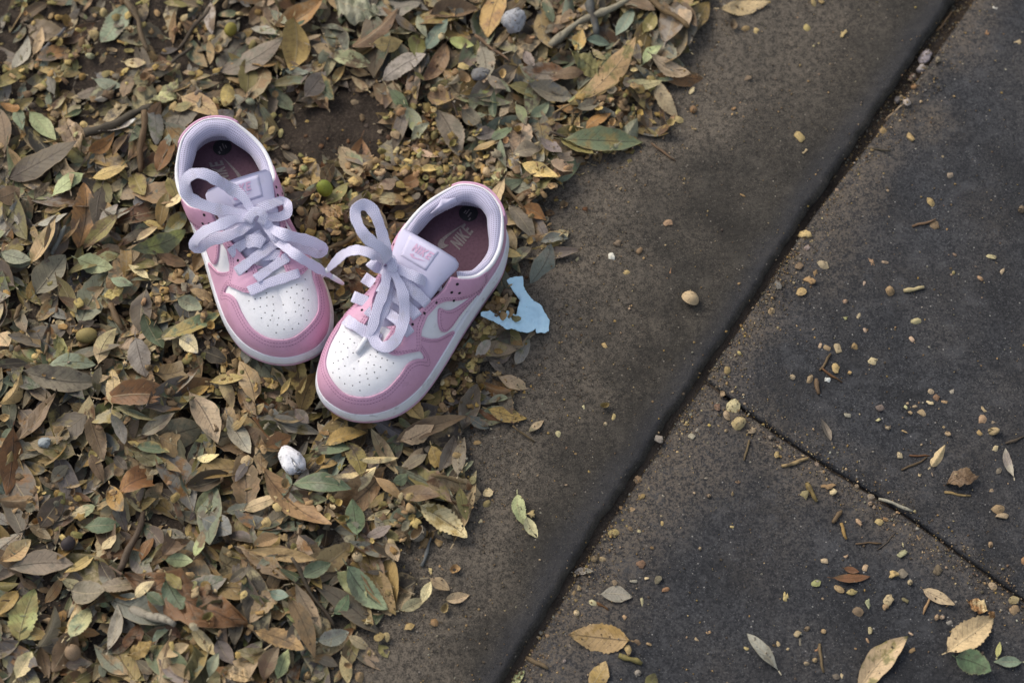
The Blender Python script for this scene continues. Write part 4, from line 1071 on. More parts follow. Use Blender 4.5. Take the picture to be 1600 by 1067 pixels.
for x0, y0, x1, y1, wd, c in TW:
    za = .008 if x0 < float(to_px((float(xl(at(x0, y0)[1])), at(x0, y0)[1], 0))[0]) else (0 if kq(*at((x0+x1)/2, (y0+y1)/2)[:2]) > 0 else SLAB_Z)
    a, b = at(x0, y0, za), at(x1, y1, za); n = max(5, int(np.linalg.norm(b-a)/.004)); t = np.linspace(0, 1, n); sc_ = px_scale(a)*wd/2
    P = a+(b-a)*t[:, None]; side = np.array([-(b-a)[1], (b-a)[0], 0]); ph = rng.uniform(0, 6, 2)
    P = P+side*(.035*np.sin(t*3.1+ph[0])+.018*np.sin(t*9+ph[1]))[:, None]
    i, j = cell(P[:, 0], P[:, 1]); h = HM[i, j]; k = np.polyfit(t, h, 1); z = np.polyval(k, t); z += np.percentile(h-z, 75)
    P[:, 2] = z+sc_*.75
    r = sc_*(1-.22*t)*(1+.12*np.sin(t*11+ph[0])+.10*rng.normal(0, 1, n)); r[0] *= .8; r[-1] *= .7
    V, F = tube(P, r, 8, jit=rng.normal(0, .09, (n, 8)))
    if in_shoe(V[::2]) and wd < 9: continue
    np.maximum.at(HM, (i, j), P[:, 2]+sc_*.6)
    col = shade(PAL[c]*.9); lco = V.copy()*[1, 1, 1]; d = (b-a)/np.linalg.norm(b-a); al = (V-a)@d; lco = np.c_[al*.25, np.linalg.norm(V-a-al[:, None]*d, axis=1)*np.sign(V[:, 2]-P[:, 2].mean()), V[:, 0]*.3]
    o = put('twig', V, F, M['bark'], dict(lco=lco, tint=np.tile(np.r_[col, 1], (len(V), 1))), 'twig', 'twigs and sticks')
    ln = math.hypot(x1-x0, y1-y0); PL.append((o, f"{'thick' if wd > 9 else ('thin' if wd < 5 else 'slender')} {'short' if ln < 40 else ('long' if ln > 90 else 'straight')} {WORDS[c]} {'stick' if wd > 8 else 'twig'}", (x0+x1)/2, (y0+y1)/2))

# ---------------- single leaves: first the ones that fill in, then the ones that lie on top in the photograph
HERO = '''145 127 192 140 16 sage o|203 118 192 153 22 brown s|23 112 50 62 24 silver o|58 96 70 48 14 beige o|38 110 117 70 28 dark t orange|49 183 90 225 27 palegreen o|25 173 41 213 18 green o|97 178 125 240 34 pink x beige
12 290 128 240 45 dark o|140 243 183 215 16 orange c|280 142 343 180 30 tan o|265 167 304 170 17 olive o|340 118 445 75 40 grey o|240 280 268 222 30 rust t|172 243 200 215 16 brown c|243 172 283 130 24 cream x pink|160 212 215 192 18 silver o white|0 160 36 176 14 orange c
428 55 507 10 36 orange c tan|468 42 462 120 39 ochre o|582 86 631 73 18 yellow o|595 127 666 95 31 silver s|515 96 585 112 21 palegreen o brown|662 73 697 28 23 teal o|650 22 665 62 14 sage o|700 62 740 76 16 lime o|782 -5 757 65 38 ochre o orange|477 160 510 118 27 mauve o
688 170 722 246 37 grey s|607 140 638 168 15 green o|665 152 710 168 24 brown s ochre|637 172 660 222 20 sage o lime|640 234 685 251 14 pink o|545 82 622 30 36 brown c|520 5 592 38 42 silver x sage|737 240 783 228 16 tan o|668 25 748 8 32 brown c|740 215 775 205 22 mauve o|765 225 800 205 22 green o
875 228 1007 222 38 green o olive|910 150 998 75 35 tan o olive|1000 105 1031 70 18 palegreen o|1012 105 1078 122 31 pink s|1017 139 1055 187 21 pink s|895 85 938 118 26 olive x green|817 80 833 110 15 mauve o|830 190 860 160 16 sage o|910 210 952 178 20 orange o|915 68 953 68 16 teal o|1120 22 1202 4 27 beige o
1007 55 1025 20 20 olive o cream|825 140 895 152 30 grey c slate|862 118 912 118 17 brown o|978 135 1035 128 13 cream o|800 240 845 235 24 grey o|842 215 878 240 22 mauve o|870 40 900 20 20 brown t|760 130 790 150 15 grey o|1062 8 1078 42 18 pink o
124 380 138 282 34 orange s brown|156 286 148 360 24 dark o|154 357 184 318 19 silver o|193 350 130 390 26 olive o brown|80 308 129 269 27 palegreen o|144 282 200 268 19 yellow s|206 267 227 316 27 olive s brown|56 353 109 342 19 silver o|0 398 50 412 24 sage o|55 465 105 408 44 grey o|122 415 180 430 26 palegreen o
208 402 293 365 26 green o lime|158 460 193 450 16 yellow x|172 440 208 448 19 sage o|215 383 248 357 15 beige o|-5 312 32 295 27 brown o|263 280 281 318 21 olive o|136 617 265 625 37 rust t|232 600 300 575 42 brown t|150 575 175 507 25 beige o|72 567 148 560 27 sage o olive|30 582 150 597 36 grey o|212 530 230 597 34 mauve s
222 492 252 545 28 green o|255 536 350 490 31 olive o green|287 542 317 565 22 cream s silver|355 652 393 717 29 silver o|302 615 347 695 38 pink o grey|218 677 275 648 25 grey o|237 680 283 690 36 tan t|140 652 162 718 28 brown s|28 672 12 772 32 rust o|178 647 195 687 18 silver o|213 697 265 702 20 green o yellow|305 717 345 717 17 cream o
348 592 366 637 19 beige s|5 640 38 588 20 tan c|0 525 20 550 27 beige o|325 595 382 592 18 yellow o|280 473 320 492 23 sage o|168 785 245 735 42 rust t orange|0 787 56 785 28 brown c|62 828 97 775 29 dark o|0 878 50 845 29 tan c beige|20 893 122 885 40 grey o|130 823 188 820 27 green o|160 862 182 837 17 beige o|25 1005 50 921 42 olive s lime
68 1022 92 950 27 dark c|115 1002 140 948 31 palegreen s sage|108 925 170 937 40 grey o|172 1020 190 950 25 silver o|190 905 388 985 70 rust x brown|208 932 240 905 17 cream o|262 915 290 962 33 green s|230 928 258 948 18 green o|257 872 302 874 19 palegreen o|260 893 285 920 19 olive o brown|200 1027 243 1012 23 ochre x|315 808 365 838 36 slate o|102 1040 146 1037 19 grey o
337 1000 363 1040 26 mauve o|256 1023 293 1002 19 beige o|325 1058 342 1021 17 sage o|355 1052 397 1065 25 beige x|220 880 240 843 21 rust o|246 877 281 834 28 brown t|402 742 512 834 43 tan o|455 752 550 762 27 green o sage|560 847 550 780 29 green o|490 702 548 700 26 green o dark|587 750 631 787 19 tan o|572 842 612 823 19 mauve s|605 850 623 882 21 pink o
658 792 733 840 36 cream s yellow|718 762 728 812 18 olive o|620 770 690 785 27 brown o|505 690 590 660 32 ochre s|668 692 690 735 24 ochre t|690 743 715 680 21 grey o|712 752 722 682 20 grey o|612 690 730 652 27 brown o|625 693 680 668 25 pink o|415 700 455 680 20 orange o|460 640 483 662 18 mauve o|622 742 668 712 23 grey o|560 726 622 715 13 cream c
385 862 497 876 20 tan o|490 895 551 855 31 tan o|380 800 437 785 21 beige o|615 765 640 755 16 green o|400 985 478 1012 29 tan s|460 917 500 980 23 pink o|455 930 495 1022 27 brown o|530 898 576 940 28 palegreen s|538 892 600 950 36 sage s|470 900 516 875 23 green o|498 1008 545 985 24 silver s|543 995 575 1010 16 beige o|624 957 665 936 15 cream o|660 947 673 912 16 cream o
672 908 703 923 21 pink o|695 939 734 930 17 pink o|433 1065 452 1020 21 palegreen o|536 1022 546 1067 18 beige o|593 1005 607 1027 16 olive o|405 1060 432 1008 27 brown o|420 925 452 938 20 teal o|523 962 547 933 18 green o|813 253 872 280 23 yellow o|795 320 838 372 27 grey o|815 315 855 327 19 orange o|843 373 888 372 15 slate o|832 447 866 390 31 slate o|858 255 896 268 17 pink o
775 590 826 606 26 pink o|760 645 823 655 27 ochre o|826 677 850 657 12 pink o|804 772 816 822 21 palegreen s|820 810 838 842 19 cream o|936 928 988 930 25 silver o|985 1002 890 992 43 tan s ochre|922 1078 948 1035 28 tan o ochre|1216 1048 1166 990 21 silver o|1330 1085 1411 991 38 beige o olive|1475 1025 1553 965 43 beige s|1487 1030 1545 1050 35 green s|1598 1035 1552 1035 17 teal o|1510 940 1543 955 24 orange x cream
1440 920 1490 948 18 pink o|1297 906 1360 902 15 rust o|1317 887 1343 893 11 rust o|1475 755 1525 745 28 brown x|1580 750 1568 700 13 silver o|1452 735 1475 700 15 beige c|1300 693 1283 655 12 mauve c|895 892 927 892 11 silver o|1010 1080 1025 1055 19 olive o|798 1072 818 1047 14 palegreen o|1553 966 1543 958 12 orange x|1556 1030 1562 1003 8 lime o
508 325 545 285 22 olive s|498 325 540 345 20 tan x|540 330 575 300 14 dark o|440 235 470 262 15 dark o|700 285 735 300 20 olive o|655 270 690 262 15 yellow o|590 290 620 275 16 pink o|620 300 660 285 20 rust t|640 215 670 195 15 sage o|720 170 750 190 20 grey o|300 330 322 372 18 brown c|285 300 262 330 16 cream o|335 470 300 455 18 beige o'''
heroes = []
for ln in HERO.replace('\n', '|').split('|'):
    q = ln.split(); heroes.append((*map(float, q[:5]), q[5], q[6], q[7] if len(q) > 7 else None))
occupied = [((h[0]+h[2])/2, (h[1]+h[3])/2) for h in heroes]
n_extra = 0; guard = 0; tmp = []
while n_extra < 92 and guard < 4000:
    guard += 1; x, y = rxy(-.40, .13, -.27, .31); X, Y = to_px((x, y, .005))
    if not (8 < X < 1100 and 8 < Y < 1060) or min((X-a)**2+(Y-b)**2 for a, b in occupied) < 30**2: continue
    L = rng.uniform(34, 78); a = rng.uniform(0, 6.28); c = rcol(); kind = jr(list('ooossco')); Wd = L*rng.uniform(.3, .5)
    dx, dy = math.cos(a)*L/2, math.sin(a)*L/2
    tmp.append((X-dx, Y-dy, X+dx, Y+dy, Wd, c, kind, jr(NAMES[:17]) if rng.random() < .4 else None)); occupied.append((X, Y)); n_extra += 1
def single(h):
    x0, y0, x1, y1, wd, c, kind, c2 = h
    mx, my = (x0+x1)/2, (y0+y1)/2; g = at(mx, my, 0); i, j = cell(np.array([g[0]]), np.array([g[1]])); z = float(HM[i[0], j[0]])
    p0, p1 = at(x0, y0, z), at(x1, y1, z); W = wd*px_scale(p0)*1.06
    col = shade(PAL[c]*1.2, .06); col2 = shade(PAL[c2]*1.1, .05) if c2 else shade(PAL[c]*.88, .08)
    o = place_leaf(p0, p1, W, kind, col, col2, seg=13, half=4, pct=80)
    if o is None:
        d = (p1-p0); 
        for k in (.78, .6):
            o = place_leaf(p0, p0+d*k, W*k, kind, col, col2, seg=13, half=4, pct=80)
            if o is not None: break
            o = place_leaf(p1-d*k, p1, W*k, kind, col, col2, seg=13, half=4, pct=80)
            if o is not None: break
    if o is None: return
    L = math.hypot(x1-x0, y1-y0); r = wd/L
    size = 'tiny' if L < 32 else ('small' if L < 48 else ('mid-sized' if L < 75 else ('large' if L < 110 else 'very large')))
    shp = {'s': 'toothed', 'c': 'curled', 't': 'torn', 'x': 'crumpled', 'o': 'narrow' if r < .34 else ('broad' if r > .52 else 'oval')}[kind]
    PL.append((o, f"{size} {WORDS[c]}{' and '+WORDS[c2] if c2 and c2 != c else ''} {shp} leaf", mx, my))
tmp = [h for h in tmp if not (430 < (h[0]+h[2])/2 < 620 and 145 < (h[1]+h[3])/2 < 262)]
for h in tmp: single(h)
for h in heroes: single(h)

# ---------------- stones, acorns, the scrap of paper
def revolve(prof, k=24, mod=None):
    V = np.array([(r*math.cos(2*math.pi*j/k)*(1 if mod is None else mod(i, j)), r*math.sin(2*math.pi*j/k)*(1 if mod is None else mod(i, j)), z) for i, (r, z) in enumerate(prof) for j in range(k)])
    F = tris(grid_faces(len(prof), k)); n = len(prof); Fw = []
    for i in range(n-1): Fw += [[i*k+k-1, i*k, (i+1)*k], [i*k+k-1, (i+1)*k, (i+1)*k+k-1]]
    return V, np.r_[F, Fw]
def tilt(V, ax, ay):
    V = V.copy(); c, s_ = math.cos(ax), math.sin(ax); y = V[:, 1]*c-V[:, 2]*s_; V[:, 2] = V[:, 1]*s_+V[:, 2]*c; V[:, 1] = y
    c, s_ = math.cos(ay), math.sin(ay); x = V[:, 0]*c+V[:, 2]*s_; V[:, 2] = -V[:, 0]*s_+V[:, 2]*c; V[:, 0] = x; return V
def set_down(V, px, py, sink=0., z0=.006):
    p = at(px, py, z0)
    for _ in range(2):
        i, j = cell(V[:, 0]*.6+p[0], V[:, 1]*.6+p[1]); h = float(np.percentile(HM[i, j], 60)); p = at(px, py, h+(V[:, 2].max()-V[:, 2].min())*.5)
    V = V+[p[0], p[1], h-V[:, 2].min()-sink]; return V
def hm_add(V):
    i, j = cell(V[:, 0], V[:, 1]); np.maximum.at(HM, (i, j), V[:, 2])
def attr_bits(V, col): return dict(lco=V.copy(), tint=np.tile(np.r_[col, 1], (len(V), 1)))
def stone(px, py, l, w_, h_, col, ang, label, rough=.2, sink=.001, z0=.006):
    s_ = px_scale(at(px, py)); k, R = 22, 14; off = rng.uniform(0, 50, 3); V = []
    for i in range(R+1):
        p = math.pi*i/R
        for j in range(k):
            a = 2*math.pi*j/k; d = np.array([math.sin(p)*math.cos(a), math.sin(p)*math.sin(a), math.cos(p)])
            f = 1+rough*nz(*(d*1.3+off), 2)+rough*.35*nz(*(d*4+off), 3); m = np.max(np.abs(d)**1.0); V.append(d*f*(1+.12*(1-m))*np.array([l, w_, h_])*s_/2)
    V = np.array(V)
    for _ in range(7):            # broken faces
        n = rng.normal(0, 1, 3); n /= np.linalg.norm(n); q = V@n; lim = np.max(q)*rng.uniform(.72, .9); V = V-np.maximum(q-lim, 0)[:, None]*n*.92
    V = V*(1+.05*np.array([nz(*(v/np.linalg.norm(v)*5+off), 3) for v in V]))[:, None]
    V = rotz(V, ang); F = tris(grid_faces(R+1, k)); Fw = []
    for i in range(R): Fw += [[i*k+k-1, i*k, (i+1)*k], [i*k+k-1, (i+1)*k, (i+1)*k+k-1]]
    V = set_down(V, px, py, sink, z0); hm_add(V)
    o = put('stone', V, np.r_[F, Fw], M['pebble'], attr_bits(V, col), 'stone'); o['label'] = label; return o
stone(455, 718, 54, 38, 34, np.array([.72, .71, .72]), math.radians(-52), 'angular white stone in the leaves below the two sneaker toes', .24)
stone(803, 30, 44, 34, 30, np.array([.30, .30, .31]), 1.2, 'pale grey stone at the top edge beside the tall ochre leaf', .25)
stone(750, 115, 32, 22, 10, np.array([.15, .145, .14]), .4, 'grey flat stone speckled with ochre bits among leaves near the top', .3)
stone(70, 690, 20, 17, 12, np.array([.24, .26, .26]), .3, 'pale bluish pebble in dark litter near the tall rust-brown leaf', .35)
stone(1447, 87, 30, 18, 15, np.array([.40, .34, .33]), .9, 'long pinkish pebble wedged in the joint at the top of the kerb', .15, .002, -.02)
stone(1440, 105, 19, 14, 12, np.array([.46, .40, .36]), .7, 'pale round pebble wedged in the kerb joint below the pinkish pebble', .15, .002, -.02)
stone(1427, 120, 17, 13, 11, np.array([.22, .15, .11]), .5, 'brown pebble third from the top in the kerb joint', .2, .002, -.02)
stone(1404, 156, 15, 13, 10, np.array([.14, .125, .12]), .5, 'dark grey pebble in the kerb joint beside a pale pointed one', .2, .001, -.02)
stone(1417, 159, 13, 12, 10, np.array([.40, .33, .27]), 2.0, 'pale pointed pebble in the kerb joint, lowest of the upper pebbles', .4, .001, -.02)
# acorns
def acorn(px, py, ln, dm, ang, lean, col, tipcol, label):
    s_ = px_scale(at(px, py)); n = 14; prof = []
    for i in range(n+1):
        t = i/n; p = math.pi*t; prof.append((max(1e-5, dm/2*math.sin(p)**.85)*s_, -ln/2*math.cos(p)*s_))
    V, F = revolve(prof, 22); q = [(1e-5, ln*.5*s_+.0009), (.0006, ln*.5*s_+.0005), (.0011, ln*.5*s_-.0003), (.0016, ln*.485*s_-.0003)]; Vt, Ft = revolve(q, 10)
    A = np.r_[V, Vt]; A = tilt(A, 0, lean); A = rotz(A, ang); A = set_down(A, px, py, .0012); c = A.mean(0); hm_add(A)
    r = empty('acorn', (c[0], c[1], A[:, 2].min())); c = np.array(r.location); tag(r, label, 'acorn')
    Vn, Vt = A[:len(V)]-c, A[len(V):]-c
    mk('nut', Vn, F, M['acorn'], r, attrs={k: (TY[k], a) for k, a in attr_bits(V, col).items()})
    mk('tip', Vt, Ft, M['acorn'], r, attrs={k: (TY[k], a) for k, a in attr_bits(Vt, tipcol).items()})
acorn(507, 293, 27, 24, 2.3, .9, np.array([.17, .20, .025]), np.array([.10, .08, .03]), 'round bright green acorn on the soil between the two sneakers')
acorn(135, 523, 34, 24, 0.1, 1.45, np.array([.22, .17, .06]), np.array([.05, .04, .03]), 'olive-yellow striped acorn lying on its side among brown leaves')
acorn(106, 848, 24, 21, .6, 1.2, np.array([.035, .026, .026]), np.array([.1, .07, .04]), 'nearly black acorn between leaves at the lower left')
acorn(360, 45, 22, 19, 1.1, 1.1, np.array([.20, .17, .03]), np.array([.1, .07, .04]), 'small yellow-green acorn among husks near the top left')
acorn(113, 1018, 26, 25, 2.1, .8, np.array([.22, .15, .09]), np.array([.1, .07, .04]), 'round brown acorn in the leaves at the bottom left')
def acorn_cap(px, py, dm, ax, ay, label, col, col_in, full=.55):
    s_ = px_scale(at(px, py)); R = dm/2*s_; out = []
    for i in range(9): p = math.pi*full*i/8; out.append((max(1e-5, R*math.sin(p)), -R*math.cos(p)*.95))
    inn = [(r*.86, z*.84+.0002) for r, z in out[::-1]]
    bump_ = lambda i, j: 1+(.045 if (i+j) % 2 and 0 < i < 8 else 0)
    V, F = revolve(out, 20, bump_); V2, F2 = revolve(inn, 20); rim = np.array([[8*20+j, 8*20+(j+1) % 20, len(V)+(j+1) % 20] for j in range(20)]+[[8*20+j, len(V)+(j+1) % 20, len(V)+j] for j in range(20)])
    A = tilt(np.r_[V, V2], ax, ay); A = set_down(A, px, py, .001); hm_add(A); c = A.mean(0)
    r = empty('acorn_cup', (c[0], c[1], A[:, 2].min())); c = np.array(r.location); tag(r, label, 'acorn cap')
    mk('outer_shell', A-c, np.r_[F, rim], M['acorn'], r, attrs={k: (TY[k], a) for k, a in attr_bits(np.r_[V, V2], col).items()})
    mk('inside', A[len(V):]-c+[0, 0, .0002], F2, M['acorn'], r, attrs={k: (TY[k], a) for k, a in attr_bits(V2, col_in).items()})
acorn_cap(652, 832, 28, -.35, -.75, 'grey-brown scaly acorn cap lying on its side at the litter edge', np.array([.17, .145, .11]), np.array([.27, .19, .10]))
acorn_cap(1078, 466, 28, math.pi-.5, .45, 'pale acorn cap lying dome up alone on the bare kerb', np.array([.42, .31, .18]), np.array([.10, .07, .045]), .5)
# torn blue paper with husks in its bay
def paper():
    Q = [(455, 240), (520, 180), (600, 140), (680, 110), (692, 190), (690, 260), (750, 350), (820, 430), (940, 520), (985, 600), (1055, 680), (1040, 850), (990, 890), (870, 903), (853, 800), (840, 870), (730, 935), (590, 915), (440, 940), (330, 880),
         (110, 790), (105, 740), (230, 700), (340, 750), (362, 690), (470, 660), (590, 690), (612, 610), (640, 480), (560, 380), (500, 300)]
    P = np.array([at(740+x/8.89, 420+y/8.89, .006)[:2] for x, y in Q]); lo, hi = P.min(0)-.002, P.max(0)+.002
    gx = np.arange(lo[0], hi[0], .0011); gy = np.arange(lo[1], hi[1], .0011); X, Y = np.meshgrid(gx, gy, indexing='ij'); V = np.stack([X.ravel(), Y.ravel(), 0*X.ravel()], 1); F = tris(grid_faces(len(gx), len(gy)))
    f = poly_sdf(P, V[:, :2])+np.array([.00035*nz(a*900, b*900, 3) for a, b, _ in V]); V, F, _ = clip(V, F, f)
    V[:, 2] = [.0036*nz(a*45, b*45, 8)+.0034*abs(nz(a*70+3, b*70, 5, 2))+.0012*abs(nz(a*210, b*210, 2)) for a, b, _ in V]; V[:, 2] += .0016*np.exp(-((V[:, 0]-P[4, 0])**2+(V[:, 1]-P[4, 1])**2)/.00008)
    V = rest(V, lift=.0006, pct=93); N = tri_norm(V, F); F = fix_up(V, F); N[N[:, 2] < 0] *= -1
    VV, FF = panel_solid(V, N, F, .0002, .0002); c = VV.mean(0)
    o = mk('paper_scrap', VV-c, FF, M['paper'], loc=c); tag(o, 'torn light blue paper scrap beside the heel end of a sneaker', 'paper scrap')
paper()
# ---------------- husks, fragments and grit one can tell apart:  x y size type colour
BITS = '''1043 348 17 d tan|979 428 13 d yellow|955 401 12 r white|970 295 7 c tan|999 392 12 c rust|965 380 14 r brown|1049 424 11 c orange|1018 415 9 s tan|902 405 9 c cream|1160 305 9 r ochre|1272 6 11 c yellow|1283 3 11 c ochre|1261 46 15 d yellow|1315 54 15 r yellow|1249 214 20 c yellow|1257 237 11 c beige
1542 53 10 c orange|1589 69 12 c beige|1422 217 17 c yellow|1379 206 12 d ochre|1554 14 7 c white|1427 138 10 n orange|1465 96 12 n grey|1484 276 11 c pink|1454 318 17 d yellow|1257 368 20 r yellow|1261 388 12 c silver|1285 416 20 d pink|1248 417 14 c brown|1274 428 14 r orange|1264 440 19 r ochre
1215 447 17 c slate|1252 457 17 d yellow|1205 488 13 d beige|1362 412 16 r tan|1382 411 12 c pink|1348 446 12 c pink|1320 473 9 n beige|1391 458 17 h tan|1547 402 18 d beige|1531 437 12 n tan|1564 427 16 s pink|1491 399 8 c brown|1489 428 7 n lime|1319 499 13 r lime|1431 504 19 d cream|1351 517 10 c pink
1341 495 10 r pink|1269 517 9 r beige|1424 531 11 c pink|1459 352 18 c rust|1595 330 12 n brown|1281 541 11 c beige|1293 545 13 c tan|1308 545 17 c beige|1336 543 13 c ochre|1364 566 17 c cream|1305 576 18 d yellow|1327 584 7 n yellow|1238 591 10 n cream|1265 594 16 d tan|1292 595 10 c white|1375 639 18 c mauve
1324 650 12 c silver|1372 657 9 c cream|1415 636 12 c cream|1422 646 9 c beige|1429 636 9 c pink|1441 646 14 c beige|1452 630 13 c cream|1454 613 11 d pink|1475 629 12 c tan|1462 624 13 c rust|1487 613 8 c silver|1537 641 13 c beige|1535 656 17 d tan|1551 676 18 n tan|1531 676 13 c ochre|1553 662 10 c pink
1480 679 12 n beige|1475 669 8 c tan|1554 703 13 c cream|1405 712 11 c cream|1437 741 11 c beige|1387 670 9 n pink|1411 674 17 s tan|1277 725 10 n pink|1295 759 20 r orange|1301 769 16 r cream|1214 709 14 c ochre|1220 699 9 n beige|1204 683 9 n grey|1339 759 8 n pink|1361 776 11 d grey|1360 786 9 n pink|1286 738 11 r grey
1257 774 15 r olive|1559 736 13 d dark|1457 744 16 s pink|1560 797 24 d tan|1549 769 9 r beige|1342 815 15 r beige|1374 815 13 d yellow|1384 811 9 c orange|1412 851 10 s cream|1409 864 17 c palegreen|1437 841 14 r tan|1289 875 13 c cream|1321 869 11 r beige|1352 885 15 c pink|1275 910 16 d lime|1312 920 18 d tan|1332 924 17 r yellow
1227 932 14 r yellow|1357 942 16 r palegreen|1389 937 18 r beige|1384 948 11 r tan|1340 955 18 d brown|1415 937 13 c olive|1396 897 18 r yellow|1410 895 19 d mauve|1466 890 20 c brown|1422 909 10 n pink|1360 984 11 c beige|1246 989 13 c pink|1261 982 10 n brown|1287 984 12 c tan|1217 1006 11 c beige|1232 1011 10 c beige|1251 1003 13 c mauve
1276 1011 14 c orange|1261 1036 12 h beige|1274 1030 12 h tan|1307 1055 14 d dark|1316 1055 11 c cream|1426 1015 12 c ochre|1424 989 9 c pink|1464 964 11 n tan|1472 964 9 n pink|1484 972 10 c silver|1552 915 15 d pink|1582 937 20 d olive|1586 952 17 c tan|1567 805 24 r pink|1547 852 9 n tan|1599 877 12 d orange|1356 1000 10 s tan
959 832 17 d ochre|999 830 10 c cream|986 825 11 d brown|922 857 12 h brown|915 869 13 c silver|929 872 13 h brown|942 873 11 c tan|1034 817 8 d yellow|1144 822 7 c yellow|1019 855 7 n orange|1094 856 7 n beige|1000 880 15 r rust|990 907 14 c silver|1011 902 8 c cream|1027 905 15 d dark|1040 920 13 c orange|960 911 10 c brown
905 917 13 c tan|897 926 11 c tan|881 921 10 c mauve|925 942 14 d cream|1004 940 14 c cream|932 956 8 c beige|901 957 11 n cream|975 964 9 c tan|864 947 10 c beige|842 995 9 c cream|855 992 8 c tan|891 1010 10 c mauve|1014 1005 11 c tan|996 1007 12 r rust|981 1016 18 d yellow|997 1051 11 n silver|1089 999 9 c beige|1107 987 8 c tan
1166 1012 9 c yellow|809 1036 11 n silver|882 1032 6 n silver|831 806 15 r yellow|945 636 17 h ochre|959 653 13 c yellow|911 637 8 c cream|945 541 11 c yellow|872 678 10 d cream|946 663 7 n beige|886 698 13 s rust|1136 580 13 c ochre|1155 553 8 n yellow|1129 615 13 c tan|1146 634 24 d cream|1136 648 20 d beige|1154 661 25 h beige
1175 671 17 r pink|1121 635 15 d rust|1057 649 13 c silver|1029 689 15 c silver|1035 675 9 n grey|1080 680 15 c silver|1089 671 9 c silver|999 751 16 d tan|1009 761 13 c beige|1019 743 10 c ochre|1002 775 13 c ochre|990 796 15 c tan|1104 745 8 c silver|1085 769 6 n pink|1150 754 14 r rust|1131 764 9 r ochre|1146 774 11 c tan|1108 774 8 n brown
711 891 17 h ochre|695 952 18 h ochre|640 977 18 d ochre|680 972 15 d orange|592 992 19 d ochre|604 997 16 d yellow|576 1015 10 n ochre|561 1052 19 h tan|544 1039 16 h tan|480 1052 14 n ochre|492 1059 15 n olive|607 925 13 r ochre|575 972 13 r cream|561 880 18 n beige|745 685 12 d ochre|714 712 16 d ochre|739 757 12 d olive|762 769 20 d cream|761 788 15 d yellow
751 815 9 c cream|447 760 17 h ochre|641 781 14 d ochre|435 800 17 c yellow|417 822 19 d yellow|1080 143 15 d cream|1083 173 14 n orange|1062 180 15 d yellow|1048 195 15 h yellow|1180 49 12 d yellow|1165 47 14 d ochre|1145 43 18 h brown|1165 122 20 c brown|1146 171 9 n orange|1085 201 10 r tan|310 993 16 d cream|305 920 17 d lime|298 907 16 h ochre
226 475 14 n orange|385 940 15 d yellow|232 18 0 d tan|158 10 16 h yellow|138 80 15 n palegreen|145 50 17 r yellow|308 46 14 r yellow|272 38 16 h orange|372 13 13 n yellow|340 72 18 h tan|236 121 16 n orange|392 163 16 n sage|60 125 17 r yellow|82 58 15 r ochre|128 187 14 d yellow|118 210 12 r lime|690 60 17 n beige|725 132 22 h tan|712 112 14 c orange|785 122 18 h yellow
725 115 20 d yellow|678 143 14 n yellow|552 145 14 d brown|627 175 18 d orange|617 205 20 d tan|560 325 17 d yellow|547 365 16 n tan|422 195 15 d ochre|436 197 16 d lime|444 218 16 n brown|462 248 13 n tan|475 262 14 n lime|620 245 12 n ochre|655 240 16 r lime|585 250 20 r ochre|575 262 18 n tan|630 265 14 d tan|792 462 20 n brown|789 484 26 r tan|786 505 15 d ochre|806 504 16 d olive|776 442 17 d tan|800 473 14 r ochre|797 452 10 s tan'''
for ln in BITS.replace('\n', '|').split('|'):
    x, y, dpx, t, c = ln.split(); x, y, dpx = float(x), float(y), float(dpx)
    if dpx < 2: continue
    lit = xl(at(x, y)[1]) > at(x, y)[0]; q = kq(*at(x, y, 0)[:2]); z = .008 if lit else (0 if q > 0 else SLAB_Z)
    p = at(x, y, z); d = dpx*px_scale(p)*.98
    g = husk_into(None, p[0], p[1], d, t, None, .0003, t == 'd')
    if g is None: continue
    V, F, V0 = g; col = shade(PAL[c]*.78+np.array([.27, .225, .17])*.24, .09)
    jn = -gap(p[1])-.006 < kq(p[0], p[1]) < .006; where = 'in the leaf litter' if lit else ('on the kerb' if kq(p[0], p[1]) > 0 else ('in the kerb joint' if jn else ('on the upper slab' if jd(p[0], p[1]) > 0 else 'on the lower slab')))
    if t in 'dhn': nm, cat = 'seed_husk', 'seed husk'; head = {'d': 'disc-shaped', 'h': 'open cup-shaped', 'n': 'lumpy'}[t]+f' {WORDS[c]} husk'
    elif c in ('silver', 'mauve', 'slate', 'white') and t == 'c': nm, cat = 'grit_stone', 'stone chip'; head = f'angular {WORDS[c]} stone chip'
    else: nm, cat = 'leaf_fragment', 'fragment'; head = {'c': 'angular', 'r': 'ragged', 's': 'sliver-thin'}[t]+f' {WORDS[c]} fragment'
    o = put(nm, V, F, M['bits'], dict(lco=V0+[0, 0, rng.uniform(0, 9)], tint=np.tile(np.r_[col, 1], (len(V), 1))), cat, {'seed_husk': 'seed husks', 'grit_stone': 'stone chips', 'leaf_fragment': 'leaf and bark fragments'}[nm])
    PL.append((o, ('tiny ' if dpx < 10 else ('small ' if dpx < 15 else ''))+head+' '+where, x, y))
